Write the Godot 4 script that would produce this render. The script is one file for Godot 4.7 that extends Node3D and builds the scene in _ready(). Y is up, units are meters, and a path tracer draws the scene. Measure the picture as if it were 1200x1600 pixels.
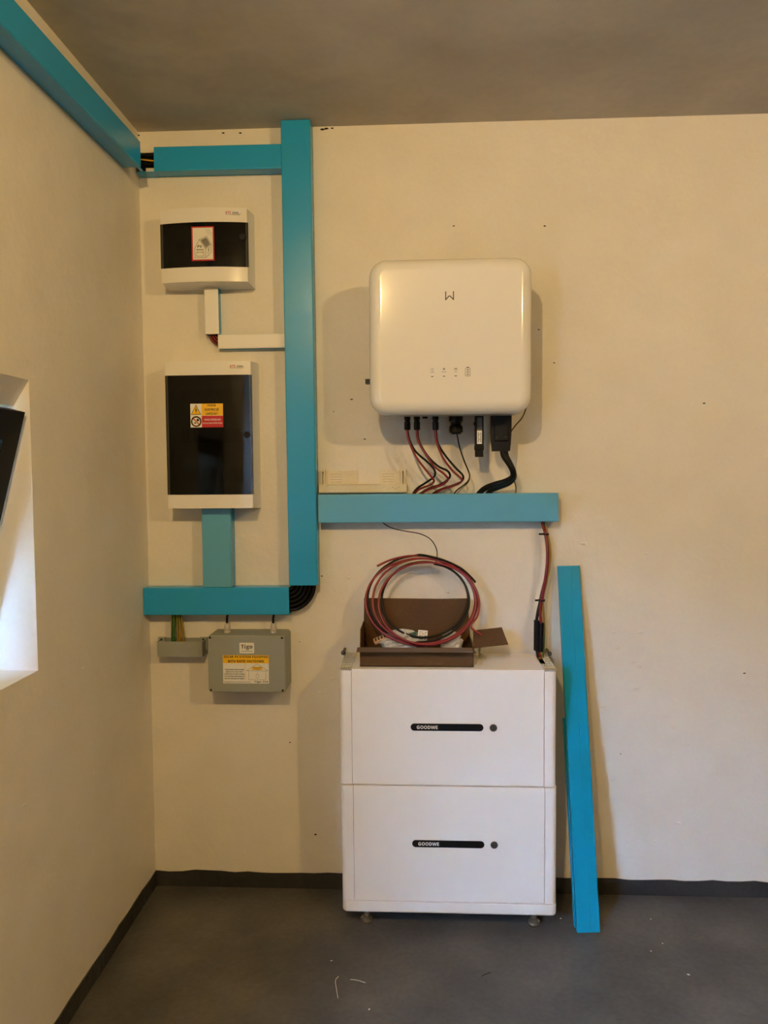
extends Node3D

# ---------------------------------------------------------------- shape helpers
var X := Transform3D.IDENTITY            # where the helpers below put their shapes
var names := {}

func new_st() -> SurfaceTool:
	var st := SurfaceTool.new()
	st.begin(Mesh.PRIMITIVE_TRIANGLES)
	return st

func tri(st: SurfaceTool, a: Vector3, b: Vector3, c: Vector3, na: Vector3, nb: Vector3, nc: Vector3, col = null) -> void:
	var n := na + nb + nc
	var flip := ((b - a).cross(c - a).dot(n) > 0.0) != (X.basis.determinant() < 0.0)
	var vs := [a, c, b] if flip else [a, b, c]
	var ns := [na, nc, nb] if flip else [na, nb, nc]
	for i in 3:
		if col != null: st.set_color(col)
		st.set_normal((X.basis * ns[i]).normalized())
		st.add_vertex(X * vs[i])

func quad(st: SurfaceTool, a: Vector3, b: Vector3, c: Vector3, d: Vector3, n: Vector3) -> void:
	tri(st, a, b, c, n, n, n)
	tri(st, a, c, d, n, n, n)

func bx(st: SurfaceTool, lo: Vector3, hi: Vector3) -> void:
	var p := func(i: int) -> Vector3: return Vector3(hi.x if i & 1 else lo.x, hi.y if i & 2 else lo.y, hi.z if i & 4 else lo.z)
	quad(st, p.call(0), p.call(1), p.call(3), p.call(2), Vector3.FORWARD)
	quad(st, p.call(4), p.call(5), p.call(7), p.call(6), Vector3.BACK)
	quad(st, p.call(0), p.call(2), p.call(6), p.call(4), Vector3.LEFT)
	quad(st, p.call(1), p.call(3), p.call(7), p.call(5), Vector3.RIGHT)
	quad(st, p.call(0), p.call(1), p.call(5), p.call(4), Vector3.DOWN)
	quad(st, p.call(2), p.call(3), p.call(7), p.call(6), Vector3.UP)

func rr(w: float, h: float, r: float, seg: int) -> Array:
	var pts := []
	r = minf(r, minf(w, h) * 0.499)
	for k in 4:
		var cx := (w / 2 - r) * (1 if k == 0 or k == 3 else -1)
		var cy := (h / 2 - r) * (1 if k < 2 else -1)
		for i in seg + 1:
			var a := (k + float(i) / seg) * PI / 2
			pts.append([Vector2(cx + r * cos(a), cy + r * sin(a)), Vector2(cos(a), sin(a))])
	return pts

# a box with rounded corners (radius r, seen from the front) and rounded front and back edges
func rbox(st: SurfaceTool, c: Vector2, w: float, h: float, z0: float, z1: float, r: float, bf: float, bb := 0.0, seg := 4) -> void:
	var rings := []
	var steps := [0.0] if bb <= 0.0 else [-1.0, -0.66, -0.33, 0.0]
	for s in steps: rings.append([bb * (1 - cos(s * PI / 2)), z0 + bb * (1 + sin(s * PI / 2)), s * PI / 2])
	steps = [0.0] if bf <= 0.0 else ([0.0, 0.33, 0.66, 1.0] if bf < 0.012 else [0.0, 0.14, 0.28, 0.42, 0.56, 0.7, 0.85, 1.0])
	for s in steps: rings.append([bf * (1 - cos(s * PI / 2)), z1 - bf * (1 - sin(s * PI / 2)), s * PI / 2])
	var loops := []
	for q in rings:
		var inset: float = q[0]
		var out := []
		for e in rr(w - 2 * inset, h - 2 * inset, maxf(r - inset, 0.0004), seg):
			var p: Vector2 = e[0]
			var n: Vector2 = e[1]
			out.append([Vector3(c.x + p.x, c.y + p.y, q[1]), Vector3(n.x * cos(q[2]), n.y * cos(q[2]), sin(q[2]))])
		loops.append(out)
	for i in loops.size() - 1:
		for j in loops[i].size():
			var k: int = (j + 1) % loops[i].size()
			var a = loops[i][j]; var b = loops[i][k]; var d = loops[i + 1][j]; var e = loops[i + 1][k]
			tri(st, a[0], b[0], e[0], a[1], b[1], e[1])
			tri(st, a[0], e[0], d[0], a[1], e[1], d[1])
	for s in [0, loops.size() - 1]:
		var n := Vector3.FORWARD if s == 0 else Vector3.BACK
		var mid := Vector3(c.x, c.y, loops[s][0][0].z)
		for j in loops[s].size():
			tri(st, mid, loops[s][j][0], loops[s][(j + 1) % loops[s].size()][0], n, n, n)

# a bent sheet through four corners
func sheet(st: SurfaceTool, p: Array, t: float) -> void:
	var n: Vector3 = (p[2] - p[0]).cross(p[3] - p[1]).normalized()
	var lo := []
	for e in p: lo.append(e - n * t)
	for s in [[p, n], [lo, -n]]:
		for k in [[0, 1, 2], [0, 2, 3]]: tri(st, s[0][k[0]], s[0][k[1]], s[0][k[2]], s[1], s[1], s[1])
	for i in 4:
		var j := (i + 1) % 4
		var e: Vector3 = (p[j] - p[i]).cross(n).normalized()
		if e.dot(p[i] - (p[0] + p[2]) / 2) < 0: e = -e
		quad(st, p[i], p[j], lo[j], lo[i], e)

# a flat outline pushed along z
func prism(st: SurfaceTool, poly: PackedVector2Array, z0: float, z1: float) -> void:
	if Geometry2D.is_polygon_clockwise(poly): poly.reverse()
	for i in poly.size():
		var a := poly[i]
		var b := poly[(i + 1) % poly.size()]
		var n := Vector3(b.y - a.y, a.x - b.x, 0).normalized()
		quad(st, Vector3(a.x, a.y, z0), Vector3(b.x, b.y, z0), Vector3(b.x, b.y, z1), Vector3(a.x, a.y, z1), n)
	var t := Geometry2D.triangulate_polygon(poly)
	for i in range(0, t.size(), 3):
		for s in [[z0, Vector3.FORWARD], [z1, Vector3.BACK]]:
			var z: float = s[0]
			tri(st, Vector3(poly[t[i]].x, poly[t[i]].y, z), Vector3(poly[t[i + 1]].x, poly[t[i + 1]].y, z), Vector3(poly[t[i + 2]].x, poly[t[i + 2]].y, z), s[1], s[1], s[1])

# a turned shape about the y axis: profile of (radius, height) from bottom to top
func lathe(st: SurfaceTool, prof: Array, seg := 20, smooth := false) -> void:
	var ns := []
	for i in prof.size() - 1:
		var d: Vector2 = prof[i + 1] - prof[i]
		ns.append(Vector2(d.y, -d.x).normalized())
	for i in prof.size() - 1:
		var p: Vector2 = prof[i]; var q: Vector2 = prof[i + 1]
		var n0: Vector2 = ns[i]; var n1: Vector2 = ns[i]
		if smooth:
			n0 = (ns[maxi(i - 1, 0)] + ns[i]).normalized(); n1 = (ns[i] + ns[mini(i + 1, ns.size() - 1)]).normalized()
		for k in seg:
			var a := TAU * k / seg; var b := TAU * (k + 1) / seg
			var at := func(e: Vector2, t: float) -> Vector3: return Vector3(e.x * cos(t), e.y, e.x * sin(t))
			if p.x > 1e-6: tri(st, at.call(p, a), at.call(p, b), at.call(q, b), at.call(n0, a), at.call(n0, b), at.call(n1, b))
			if q.x > 1e-6: tri(st, at.call(p, a), at.call(q, b), at.call(q, a), at.call(n0, a), at.call(n1, b), at.call(n1, a))

# a round cable through points; stripe > 0 paints two colours side by side along it
func tube(st: SurfaceTool, pts: Array, r: float, sides := 10, two: Array = [], step := 0.008) -> void:
	var c := Curve3D.new()
	c.bake_interval = step
	for i in pts.size():
		var prev: Vector3 = pts[maxi(i - 1, 0)]; var next: Vector3 = pts[mini(i + 1, pts.size() - 1)]
		var t := (next - prev) / 6.0
		if i > 0 and i < pts.size() - 1:
			t = t.normalized() * minf(t.length(), 0.4 * minf((pts[i] - prev).length(), (next - pts[i]).length()))
		c.add_point(pts[i], -t, t)
	var b := c.get_baked_points()
	var up := Vector3(0.31, 0.22, 0.93)
	var rings := []
	for i in b.size():
		var d := (b[mini(i + 1, b.size() - 1)] - b[maxi(i - 1, 0)]).normalized()
		var u := (up - d * up.dot(d)).normalized()
		up = u
		var v := d.cross(u)
		var ring := []
		for k in sides:
			var a := TAU * k / sides + (i * step * 6.0 if two.size() else 0.0)
			var n := u * cos(a) + v * sin(a)
			ring.append([b[i] + n * r, n])
		rings.append(ring)
	for i in rings.size() - 1:
		for k in sides:
			var a = rings[i][k]; var e = rings[i][(k + 1) % sides]; var f = rings[i + 1][(k + 1) % sides]; var g = rings[i + 1][k]
			var col = null if two.is_empty() else (two[0] if k * 2 < sides else two[1])
			tri(st, a[0], e[0], f[0], a[1], e[1], f[1], col)
			tri(st, a[0], f[0], g[0], a[1], f[1], g[1], col)
	for s in [0, rings.size() - 1]:
		var o: int = 1 if s == 0 else s - 1
		var n := (b[s] - b[o]).normalized()
		for k in sides:
			tri(st, b[s], rings[s][k][0], rings[s][(k + 1) % sides][0], n, n, n, null if two.is_empty() else two[0])

func rod(st: SurfaceTool, a: Vector3, b: Vector3, r: float, sides := 10) -> void:
	tube(st, [a, b], r, sides, [], 1.0)

# ---------------------------------------------------------------- nodes
func numbered(called: String) -> String:
	names[called] = names.get(called, -1) + 1
	return called if names[called] == 0 else "%s_%03d" % [called, names[called]]

func obj(called: String, st: SurfaceTool, m: Material, parent: Node) -> MeshInstance3D:
	var o := MeshInstance3D.new()
	o.name = called
	o.mesh = st.commit()
	o.material_override = m
	o.cast_shadow = GeometryInstance3D.SHADOW_CASTING_SETTING_ON
	parent.add_child(o, true)
	return o

func thing(called: String, label: String, category: String, group := "") -> Node3D:
	var o := Node3D.new()
	o.name = numbered(called)
	add_child(o)
	o.set_meta("label", label)
	o.set_meta("category", category)
	if group: o.set_meta("group", group)
	return o

func single(called: String, st: SurfaceTool, m: Material, label: String, category: String, group := "") -> MeshInstance3D:
	var o := obj(numbered(called), st, m, self)
	o.set_meta("label", label)
	o.set_meta("category", category)
	if group: o.set_meta("group", group)
	return o

func struct(called: String, st: SurfaceTool, m: Material) -> MeshInstance3D:
	var o := obj(called, st, m, self)
	o.set_meta("kind", "structure")
	return o

# lettering of a given width and height, centred
func text(parent: Node, s: String, at: Vector3, w: float, h: float, m: Material, bold := true, serif := false) -> void:
	var f := SystemFont.new()
	f.font_names = PackedStringArray(["Droid Serif" if serif else "Droid Sans"])
	f.font_weight = 700 if bold else 400
	var t := TextMesh.new()
	t.text = s
	t.font = f
	t.font_size = 48
	t.pixel_size = 0.001
	t.depth = 0.01
	t.curve_step = 2.0
	t.horizontal_alignment = HORIZONTAL_ALIGNMENT_CENTER
	t.vertical_alignment = VERTICAL_ALIGNMENT_CENTER
	t.material = m
	var box := t.get_aabb()
	var o := MeshInstance3D.new()
	o.name = "lettering"
	o.mesh = t
	var sx := w / maxf(box.size.x, 1e-6)
	var sy := h / maxf(box.size.y, 1e-6)
	o.scale = Vector3(sx, sy, 0.04)
	var mid := box.get_center()
	o.position = at - Vector3(mid.x * sx, mid.y * sy, mid.z * 0.04)
	parent.add_child(o, true)

# printed lines and patches, a hair thick
func ink(st: SurfaceTool, a: Vector2, b: Vector2, w: float, z: float) -> void:
	var d := (b - a).normalized() * w / 2
	var n := Vector2(-d.y, d.x)
	prism(st, PackedVector2Array([a - d + n, a - d - n, b + d - n, b + d + n]), z, z + 0.0003)

func inks(st: SurfaceTool, pts: Array, w: float, z: float, closed := false) -> void:
	for i in pts.size() - (0 if closed else 1): ink(st, pts[i], pts[(i + 1) % pts.size()], w, z)

func circle(c: Vector2, r: float, n := 24) -> Array:
	var out := []
	for i in n: out.append(c + Vector2(cos(TAU * i / n), sin(TAU * i / n)) * r)
	return out

func patch(st: SurfaceTool, x0: float, y0: float, x1: float, y1: float, z: float, t := 0.0003) -> void:
	bx(st, Vector3(x0, y0, z), Vector3(x1, y1, z + t))

# ---------------------------------------------------------------- materials
var M := {}

func mat(c: Color, rough := 0.6, metal := 0.0, spec := 0.5) -> StandardMaterial3D:
	var m := StandardMaterial3D.new()
	m.albedo_color = c
	m.roughness = rough
	m.metallic = metal
	m.metallic_specular = spec
	return m

func noise_image(seed_: int, freq: float, oct: int, size: int) -> Image:
	var n := FastNoiseLite.new()
	n.seed = seed_
	n.noise_type = FastNoiseLite.TYPE_SIMPLEX_SMOOTH
	n.frequency = freq
	n.fractal_octaves = oct
	return n.get_seamless_image(size, size)

# colour mottling between two tones: patches of a coarse noise plus a fine grain
func mottled(seed_: int, a: Color, b: Color, size := 512, fine := 0.35, sharp := 1.0) -> ImageTexture:
	var p := noise_image(seed_, 0.006, 5, size)
	var q := noise_image(seed_ + 7, 0.09, 3, size)
	var img := Image.create(size, size, false, Image.FORMAT_RGB8)
	for y in size:
		for x in size:
			var t := p.get_pixel(x, y).r * (1 - fine) + q.get_pixel(x, y).r * fine
			t = clampf((t - 0.5) * sharp + 0.5, 0, 1)
			img.set_pixel(x, y, a.lerp(b, t))
	img.generate_mipmaps()
	return ImageTexture.create_from_image(img)

func relief(seed_: int, freq: float, oct: int, strength: float, size := 512) -> ImageTexture:
	var img := noise_image(seed_, freq, oct, size)
	img.convert(Image.FORMAT_RGBA8)
	img.bump_map_to_normal_map(strength)
	img.generate_mipmaps()
	return ImageTexture.create_from_image(img)

func surface(m: StandardMaterial3D, tex: Texture2D, nrm: Texture2D, per_metre: float, depth := 1.0) -> StandardMaterial3D:
	if tex:
		m.albedo_color = Color.WHITE
		m.albedo_texture = tex
	if nrm:
		m.normal_enabled = true
		m.normal_texture = nrm
		m.normal_scale = depth
	m.uv1_triplanar = true
	m.uv1_world_triplanar = true
	m.uv1_scale = Vector3.ONE * per_metre
	return m

func make_materials() -> void:
	M.wall = surface(mat(Color.WHITE, 0.55), mottled(3, Color(0.87, 0.845, 0.80), Color(0.905, 0.885, 0.85)), relief(11, 0.012, 5, 5.0), 1.1, 0.25)
	M.wall_rough = surface(mat(Color.WHITE, 0.85), mottled(5, Color(0.46, 0.44, 0.40), Color(0.56, 0.53, 0.48), 256), null, 0.8)
	M.ceiling = surface(mat(Color.WHITE, 0.8), mottled(21, Color(0.71, 0.67, 0.61), Color(0.81, 0.77, 0.71), 512, 0.2, 1.3), relief(23, 0.01, 4, 4.0), 0.5, 0.4)
	M.floor = surface(mat(Color.WHITE, 0.42), mottled(31, Color(0.255, 0.25, 0.24), Color(0.355, 0.345, 0.325), 1024, 0.3, 1.7), relief(33, 0.02, 5, 3.0), 0.45, 0.35)
	M.skirting = surface(mat(Color.WHITE, 0.5), mottled(41, Color(0.15, 0.15, 0.15), Color(0.22, 0.215, 0.205), 256, 0.3, 1.5), relief(43, 0.03, 4, 4.0, 256), 1.5, 0.5)
	M.blue = surface(mat(Color(0.13, 0.61, 0.85), 0.25), null, relief(51, 0.006, 3, 2.0, 256), 1.2, 0.25)
	M.blue_new = surface(mat(Color(0.03, 0.57, 0.71), 0.3), null, M.blue.normal_texture, 1.2, 0.2)
	M.blue_pale = surface(mat(Color(0.37, 0.665, 0.82), 0.3), null, M.blue.normal_texture, 1.2, 0.25)
	M.white = mat(Color(0.915, 0.91, 0.905), 0.32)
	M.white_gloss = mat(Color(0.91, 0.90, 0.88), 0.12)
	M.white_metal = mat(Color(0.93, 0.92, 0.90), 0.38)
	M.white_dull = mat(Color(0.88, 0.86, 0.82), 0.55)
	M.grey = surface(mat(Color(0.58, 0.595, 0.575), 0.5), null, relief(61, 0.06, 3, 2.0, 256), 6.0, 0.2)
	M.grey_dark = mat(Color(0.42, 0.40, 0.38), 0.55)
	M.gland = mat(Color(0.72, 0.70, 0.68), 0.45)
	M.black = mat(Color(0.018, 0.018, 0.02), 0.42, 0.0, 0.35)
	M.black_soft = mat(Color(0.015, 0.015, 0.015), 0.55, 0.0, 0.3)
	M.hole = mat(Color(0.07, 0.06, 0.05), 0.9)
	M.red = mat(Color(0.46, 0.02, 0.075), 0.36)
	M.red_dark = mat(Color(0.42, 0.03, 0.05), 0.4)
	M.brown_wire = mat(Color(0.30, 0.20, 0.10), 0.45)
	M.yellow_wire = mat(Color(0.82, 0.60, 0.08), 0.4)
	M.steel = mat(Color(0.78, 0.76, 0.72), 0.22, 0.95)
	M.steel_dark = mat(Color(0.36, 0.34, 0.31), 0.35, 0.9)
	M.card = surface(mat(Color.WHITE, 0.85), mottled(71, Color(0.29, 0.18, 0.05), Color(0.36, 0.23, 0.07), 256, 0.5, 1.2), relief(73, 0.05, 3, 2.0, 256), 3.0, 0.2)
	M.card_edge = mat(Color(0.40, 0.32, 0.25), 0.9)
	M.paper = mat(Color(0.90, 0.89, 0.86), 0.6)
	M.cream = surface(mat(Color.WHITE, 0.5), mottled(81, Color(0.83, 0.78, 0.66), Color(0.90, 0.86, 0.76), 256, 0.4, 1.4), null, 4.0)
	M.cream_dark = mat(Color(0.66, 0.60, 0.48), 0.6)
	M.ink = mat(Color(0.05, 0.045, 0.045), 0.6)
	M.ink_grey = mat(Color(0.30, 0.28, 0.27), 0.6)
	M.ink_white = mat(Color(0.92, 0.92, 0.92), 0.5)
	M.ink_red = mat(Color(0.72, 0.03, 0.06), 0.5)
	M.ink_yellow = mat(Color(0.95, 0.74, 0.04), 0.5)
	M.timber = mat(Color(0.035, 0.022, 0.018), 0.6, 0.0, 0.3)
	M.lug = mat(Color(0.45, 0.52, 0.20), 0.5)
	M.board = mat(Color(0.20, 0.30, 0.22), 0.5)
	M.terminal = mat(Color(0.85, 0.66, 0.46), 0.5)
	M.earth_wire = mat(Color.WHITE, 0.4)
	M.earth_wire.vertex_color_use_as_albedo = true
	M.smoke = mat(Color(0.03, 0.026, 0.018, 0.76), 0.06, 0.0, 0.35)
	M.smoke.transparency = BaseMaterial3D.TRANSPARENCY_ALPHA
	M.pane = mat(Color(0.9, 0.95, 0.95, 0.06), 0.03)
	M.pane.transparency = BaseMaterial3D.TRANSPARENCY_ALPHA
	M.bag = mat(Color(0.96, 0.96, 0.96, 0.5), 0.12)
	M.bag.transparency = BaseMaterial3D.TRANSPARENCY_ALPHA
	M.bulb = mat(Color(1, 0.95, 0.85), 0.3)
	M.bulb.emission_enabled = true
	M.bulb.emission = Color(1.0, 0.88, 0.68)
	M.bulb.emission_energy_multiplier = 6.0
	M.ground = surface(mat(Color.WHITE, 0.9), mottled(91, Color(0.30, 0.33, 0.22), Color(0.42, 0.42, 0.32), 256), null, 0.5)

const GREEN := Color(0.012, 0.10, 0.02)
const YELLOW := Color(0.30, 0.18, 0.012)

# ---------------------------------------------------------------- cable trunking
# runs along local +x from the wall plane z = 0; a U-shaped base and a snap-on cover
func trunking(o: Node3D, length: float, w: float, d: float, cover: Material, base: Material, lip := 0.009) -> void:
	var st := new_st()
	var h := w / 2
	X = Transform3D(Basis(Vector3(0, 0, -1), Vector3(0, 1, 0), Vector3(1, 0, 0)), Vector3.ZERO)   # profile (x = -depth) pushed along x
	prism(st, PackedVector2Array([Vector2(0, -h), Vector2(0, h), Vector2(-d + 0.004, h), Vector2(-d + 0.004, h - 0.002), Vector2(-0.002, h - 0.002), Vector2(-0.002, -h + 0.002), Vector2(-d + 0.004, -h + 0.002), Vector2(-d + 0.004, -h)]), 0, length)
	X = Transform3D.IDENTITY
	obj("base", st, base, o)
	st = new_st()
	X = Transform3D(Basis(Vector3(0, 0, -1), Vector3(0, 1, 0), Vector3(1, 0, 0)), Vector3.ZERO)
	var t := 0.0012
	var k := h + t
	var b := 0.004
	var prof := [Vector2(-d + lip, -k)]
	for i in 6:
		var a := i / 5.0 * PI / 2
		prof.append(Vector2(-d + b - b * sin(a), -k + b - b * cos(a)))
	for i in 6:
		var a := i / 5.0 * PI / 2
		prof.append(Vector2(-d + b - b * cos(a), k - b + b * sin(a)))
	prof.append(Vector2(-d + lip, k))
	prof.append(Vector2(-d + lip, h + 0.0001))
	prof.append(Vector2(-d + 0.003, h - 0.0005))
	prof.append(Vector2(-d + 0.003, -h + 0.0005))
	prof.append(Vector2(-d + lip, -h - 0.0001))
	prism(st, PackedVector2Array(prof), 0, length)
	X = Transform3D.IDENTITY
	obj("cover", st, cover, o)

# ---------------------------------------------------------------- scene
func _ready() -> void:
	# camera
	var cam := Camera3D.new()
	cam.fov = 66.988
	cam.position = Vector3(0.98495, 1.519, 2.71913)
	cam.rotation = Vector3(-0.0547802, 0.0500542, -0.0071950)
	cam.near = 0.02
	add_child(cam)
	cam.current = true
	# sky, seen only through the windows
	var env := Environment.new()
	var sky := Sky.new()
	var sm := ProceduralSkyMaterial.new()
	sm.sky_top_color = Color(0.52, 0.69, 0.88)
	sm.sky_horizon_color = Color(0.70, 0.84, 0.91)
	sm.ground_bottom_color = Color(0.25, 0.25, 0.22)
	sm.ground_horizon_color = Color(0.40, 0.42, 0.40)
	sm.sky_energy_multiplier = 13.0
	sky.sky_material = sm
	env.background_mode = Environment.BG_SKY
	env.sky = sky
	env.tonemap_mode = Environment.TONE_MAPPER_LINEAR
	env.tonemap_exposure = 1.0
	env.sdfgi_enabled = true
	env.ssao_enabled = true
	env.ssil_enabled = true
	var we := WorldEnvironment.new()
	we.environment = env
	add_child(we)

	make_materials()
	build_room()
	build_lamps()
	build_trunking()
	build_boxes()
	build_inverter()
	build_inverter_cables()
	build_battery()
	build_carton()
	build_loose()
	build_small()

# the two bulbs on the ceiling behind the frame
func build_lamps() -> void:
	for a in [[Vector3(0.60, 2.60, 2.68), "warm globe bulb in a white ceiling holder on the window side"], [Vector3(2.62, 2.60, 2.68), "warm globe bulb in a white ceiling holder away from the window"]]:
		var o := thing("ceiling_lamp", a[1], "lamp", "ceiling bulbs")
		o.position = a[0]
		var st := new_st()
		lathe(st, [Vector2(0.0, 0.06), Vector2(0.026, 0.06), Vector2(0.03, 0.075), Vector2(0.05, 0.085), Vector2(0.052, 0.0994), Vector2(0, 0.0994)], 24)
		obj("holder", st, M.white, o)
		st = new_st()
		lathe(st, [Vector2(0.027, 0.062), Vector2(0.15, 0.052), Vector2(0.152, 0.054), Vector2(0.027, 0.066)], 32)
		obj("shade_plate", st, M.grey_dark, o)
		st = new_st()
		var prof := []
		for i in 13:
			var t := -PI / 2 + PI * i / 12.0
			prof.append(Vector2(0.026 * cos(t), 0.03 * sin(t) * (1.0 if t < 0 else 2.05)))
		lathe(st, prof, 24, true)
		obj("bulb", st, M.bulb, o)
		var l := OmniLight3D.new()
		l.name = "bulb_glow"
		l.light_color = Color(1.0, 0.84, 0.56)
		l.light_energy = 2.1
		l.light_size = 0.024
		l.omni_range = 12.0
		l.omni_attenuation = 2.0
		l.shadow_enabled = true
		o.add_child(l)

const H := 2.6995
const RX := 4.4
const FZ := 6.2
const T := 0.30

func build_room() -> void:
	var st := new_st()
	bx(st, Vector3(-T, -0.12, -0.2), Vector3(RX + 0.2, 0, FZ + 0.2))
	struct("floor", st, M.floor)
	st = new_st()
	bx(st, Vector3(-T, H, -0.2), Vector3(RX + 0.2, H + 0.16, FZ + 0.2))
	struct("ceiling", st, M.ceiling)
	st = new_st()
	bx(st, Vector3(-T, 0, -0.2), Vector3(RX + 0.2, H, 0))
	var wb := struct("wall_back", st, M.wall)
	st = new_st()
	bx(st, Vector3(RX, 0, 0), Vector3(RX + 0.2, H, FZ))
	struct("wall_right", st, M.wall_rough)
	st = new_st()
	bx(st, Vector3(-T, 0, FZ), Vector3(RX + 0.2, H, FZ + 0.2))
	struct("wall_front", st, M.wall_rough)
	# left wall with two deep window openings
	st = new_st()
	var w1 := [0.81, 1.46, 1.012, 1.75]
	var w2 := [2.42, 3.60, 0.95, 2.15]
	bx(st, Vector3(-T, 0, 0), Vector3(0, H, w1[0]))
	bx(st, Vector3(-T, 0, w1[1]), Vector3(0, H, w2[0]))
	bx(st, Vector3(-T, 0, w2[1]), Vector3(0, H, FZ))
	for w in [w1, w2]:
		bx(st, Vector3(-T, 0, w[0]), Vector3(0, w[2], w[1]))
		bx(st, Vector3(-T, w[3], w[0]), Vector3(0, H, w[1]))
	prism(st, PackedVector2Array([Vector2(0, 1.75), Vector2(-0.042, 1.685), Vector2(-0.08, 1.665), Vector2(-T, 1.665), Vector2(-T, 1.75)]), w1[0], w1[1])
	var wl := struct("wall_left", st, M.wall)
	# chips and lumps in the plaster
	var rng := RandomNumberGenerator.new()
	rng.seed = 5
	var chip := func(at: Vector3, n: Vector3, size: float, parent: Node, called: String, m: Material, flat: float) -> void:
		var s := new_st()
		var u := Vector3.UP.cross(n).normalized() if absf(n.y) < 0.9 else Vector3.RIGHT
		var v := n.cross(u)
		var ring := []
		var k := 9
		for i in k:
			var a: float = TAU * i / k
			var q: float = size * rng.randf_range(0.6, 1.15)
			ring.append(at + u * cos(a) * q * 1.5 + v * sin(a) * q * 0.7)
		var top: Vector3 = at + n * size * flat
		for i in k:
			var a: Vector3 = ring[i]; var b: Vector3 = ring[(i + 1) % k]
			var nn := (b - a).cross(top - a).normalized()
			if nn.dot(n) < 0: nn = -nn
			tri(s, a, b, top, nn, nn, nn)
		obj(called, s, m, parent)
	for q in [Vector3(1.6492, 0.9441, 0.0000), Vector3(1.6651, 0.8897, 0.0000), Vector3(1.7210, 0.8355, 0.0000), Vector3(1.7432, 0.8220, 0.0000), Vector3(1.7441, 0.9444, 0.0000), Vector3(1.7308, 0.7423, 0.0000), Vector3(1.6137, 0.6774, 0.0000), Vector3(1.8727, 0.7024, 0.0000), Vector3(1.8336, 0.6496, 0.0000), Vector3(1.8629, 0.6087, 0.0000), Vector3(1.9123, 0.5452, 0.0000), Vector3(1.8672, 0.4482, 0.0000), Vector3(1.7748, 0.3732, 0.0000), Vector3(1.8830, 0.2637, 0.0000), Vector3(1.8013, 0.1974, 0.0000), Vector3(1.6516, 0.4178, 0.0000), Vector3(1.7608, 1.2208, 0.0000), Vector3(1.5451, 1.2571, 0.0000), Vector3(2.0031, 0.9340, 0.0000), Vector3(2.0421, 0.0248, 0.0000), Vector3(1.5330, 0.7455, 0.0000), Vector3(1.6101, 0.8531, 0.0000), Vector3(1.0729, 1.0859, 0.0000), Vector3(1.1514, 0.8692, 0.0000), Vector3(0.6610, 0.7742, 0.0000), Vector3(0.6144, 0.7227, 0.0000), Vector3(0.7220, 1.1360, 0.0000)]:
		chip.call(q, Vector3.BACK, rng.randf_range(0.005, 0.010), wb, "plaster_lump", M.wall, 0.4)
	for q in [Vector3(0.6736, 1.7237, 0.0003), Vector3(0.7371, 1.7654, 0.0003), Vector3(1.0960, 2.3537, 0.0003), Vector3(1.4056, 2.3467, 0.0003), Vector3(0.5032, 0.5395, 0.0003), Vector3(0.7831, 1.6265, 0.0003), Vector3(1.9493, 1.7382, 0.0003), Vector3(1.6797, 0.5105, 0.0003), Vector3(2.1012, 0.8016, 0.0003), Vector3(1.7462, 0.9445, 0.0003), Vector3(0.5919, 0.2005, 0.0003), Vector3(0.5429, 0.9058, 0.0003), Vector3(0.6262, 1.1429, 0.0003), Vector3(1.3650, 0.8017, 0.0003), Vector3(1.3874, 1.9966, 0.0003), Vector3(1.4404, 1.8822, 0.0003)]:
		chip.call(q, Vector3.BACK, rng.randf_range(0.0022, 0.0042), wb, "drill_hole", M.hole, 0.05)
	for q in [Vector3(0, 1.22, 1.05), Vector3(0, 0.62, 0.5), Vector3(0, 0.42, 0.33), Vector3(0, 0.33, 0.62), Vector3(0, 1.79, 0.72), Vector3(0, 1.76, 0.79), Vector3(0, 0.7, 0.9), Vector3(0, 1.95, 0.5), Vector3(0, 0.95, 0.55), Vector3(0, 1.35, 0.6)]:
		chip.call(q, Vector3.RIGHT, rng.randf_range(0.004, 0.008), wl, "plaster_lump", M.wall, 0.28)
	for q in [Vector3(0.0, 2.689, 0), Vector3(0.30, 2.688, 0.0), Vector3(0.36, 2.686, 0.0), Vector3(0.66, 2.692, 0), Vector3(0.645, 2.69, 0), Vector3(0.68, 2.693, 0)]:
		chip.call(q + Vector3(0, 0, 0.0004), Vector3.BACK, rng.randf_range(0.003, 0.006), wb, "plaster_crack", M.hole, 0.05)
	# the floor paint carried up the foot of the walls
	var edge := FastNoiseLite.new()
	edge.seed = 8
	edge.frequency = 9.0
	for side in [["baseboard_back", RX], ["baseboard_left", FZ]]:
		st = new_st()
		var poly := PackedVector2Array([Vector2(0, 0)])
		var n := 90
		poly.append(Vector2(side[1], 0))
		for i in n + 1:
			var x: float = side[1] * (1.0 - float(i) / n)
			poly.append(Vector2(x, 0.057 + 0.008 * edge.get_noise_1d(x) + 0.002 * edge.get_noise_1d(x * 4 + 50)))
		if side[0] == "baseboard_left": X = Transform3D(Basis(Vector3(0, 0, 1), Vector3(0, 1, 0), Vector3(1, 0, 0)), Vector3.ZERO)
		prism(st, poly, 0, 0.004)
		X = Transform3D.IDENTITY
		struct(side[0], st, M.skirting)
	# window in view: dark timber frame, hopper sash tilted into the room
	var win := Node3D.new()
	win.name = "window_1"
	win.set_meta("kind", "structure")
	add_child(win)
	st = new_st()
	var fr := [0.812, 1.458, 1.013, 1.664]
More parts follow.
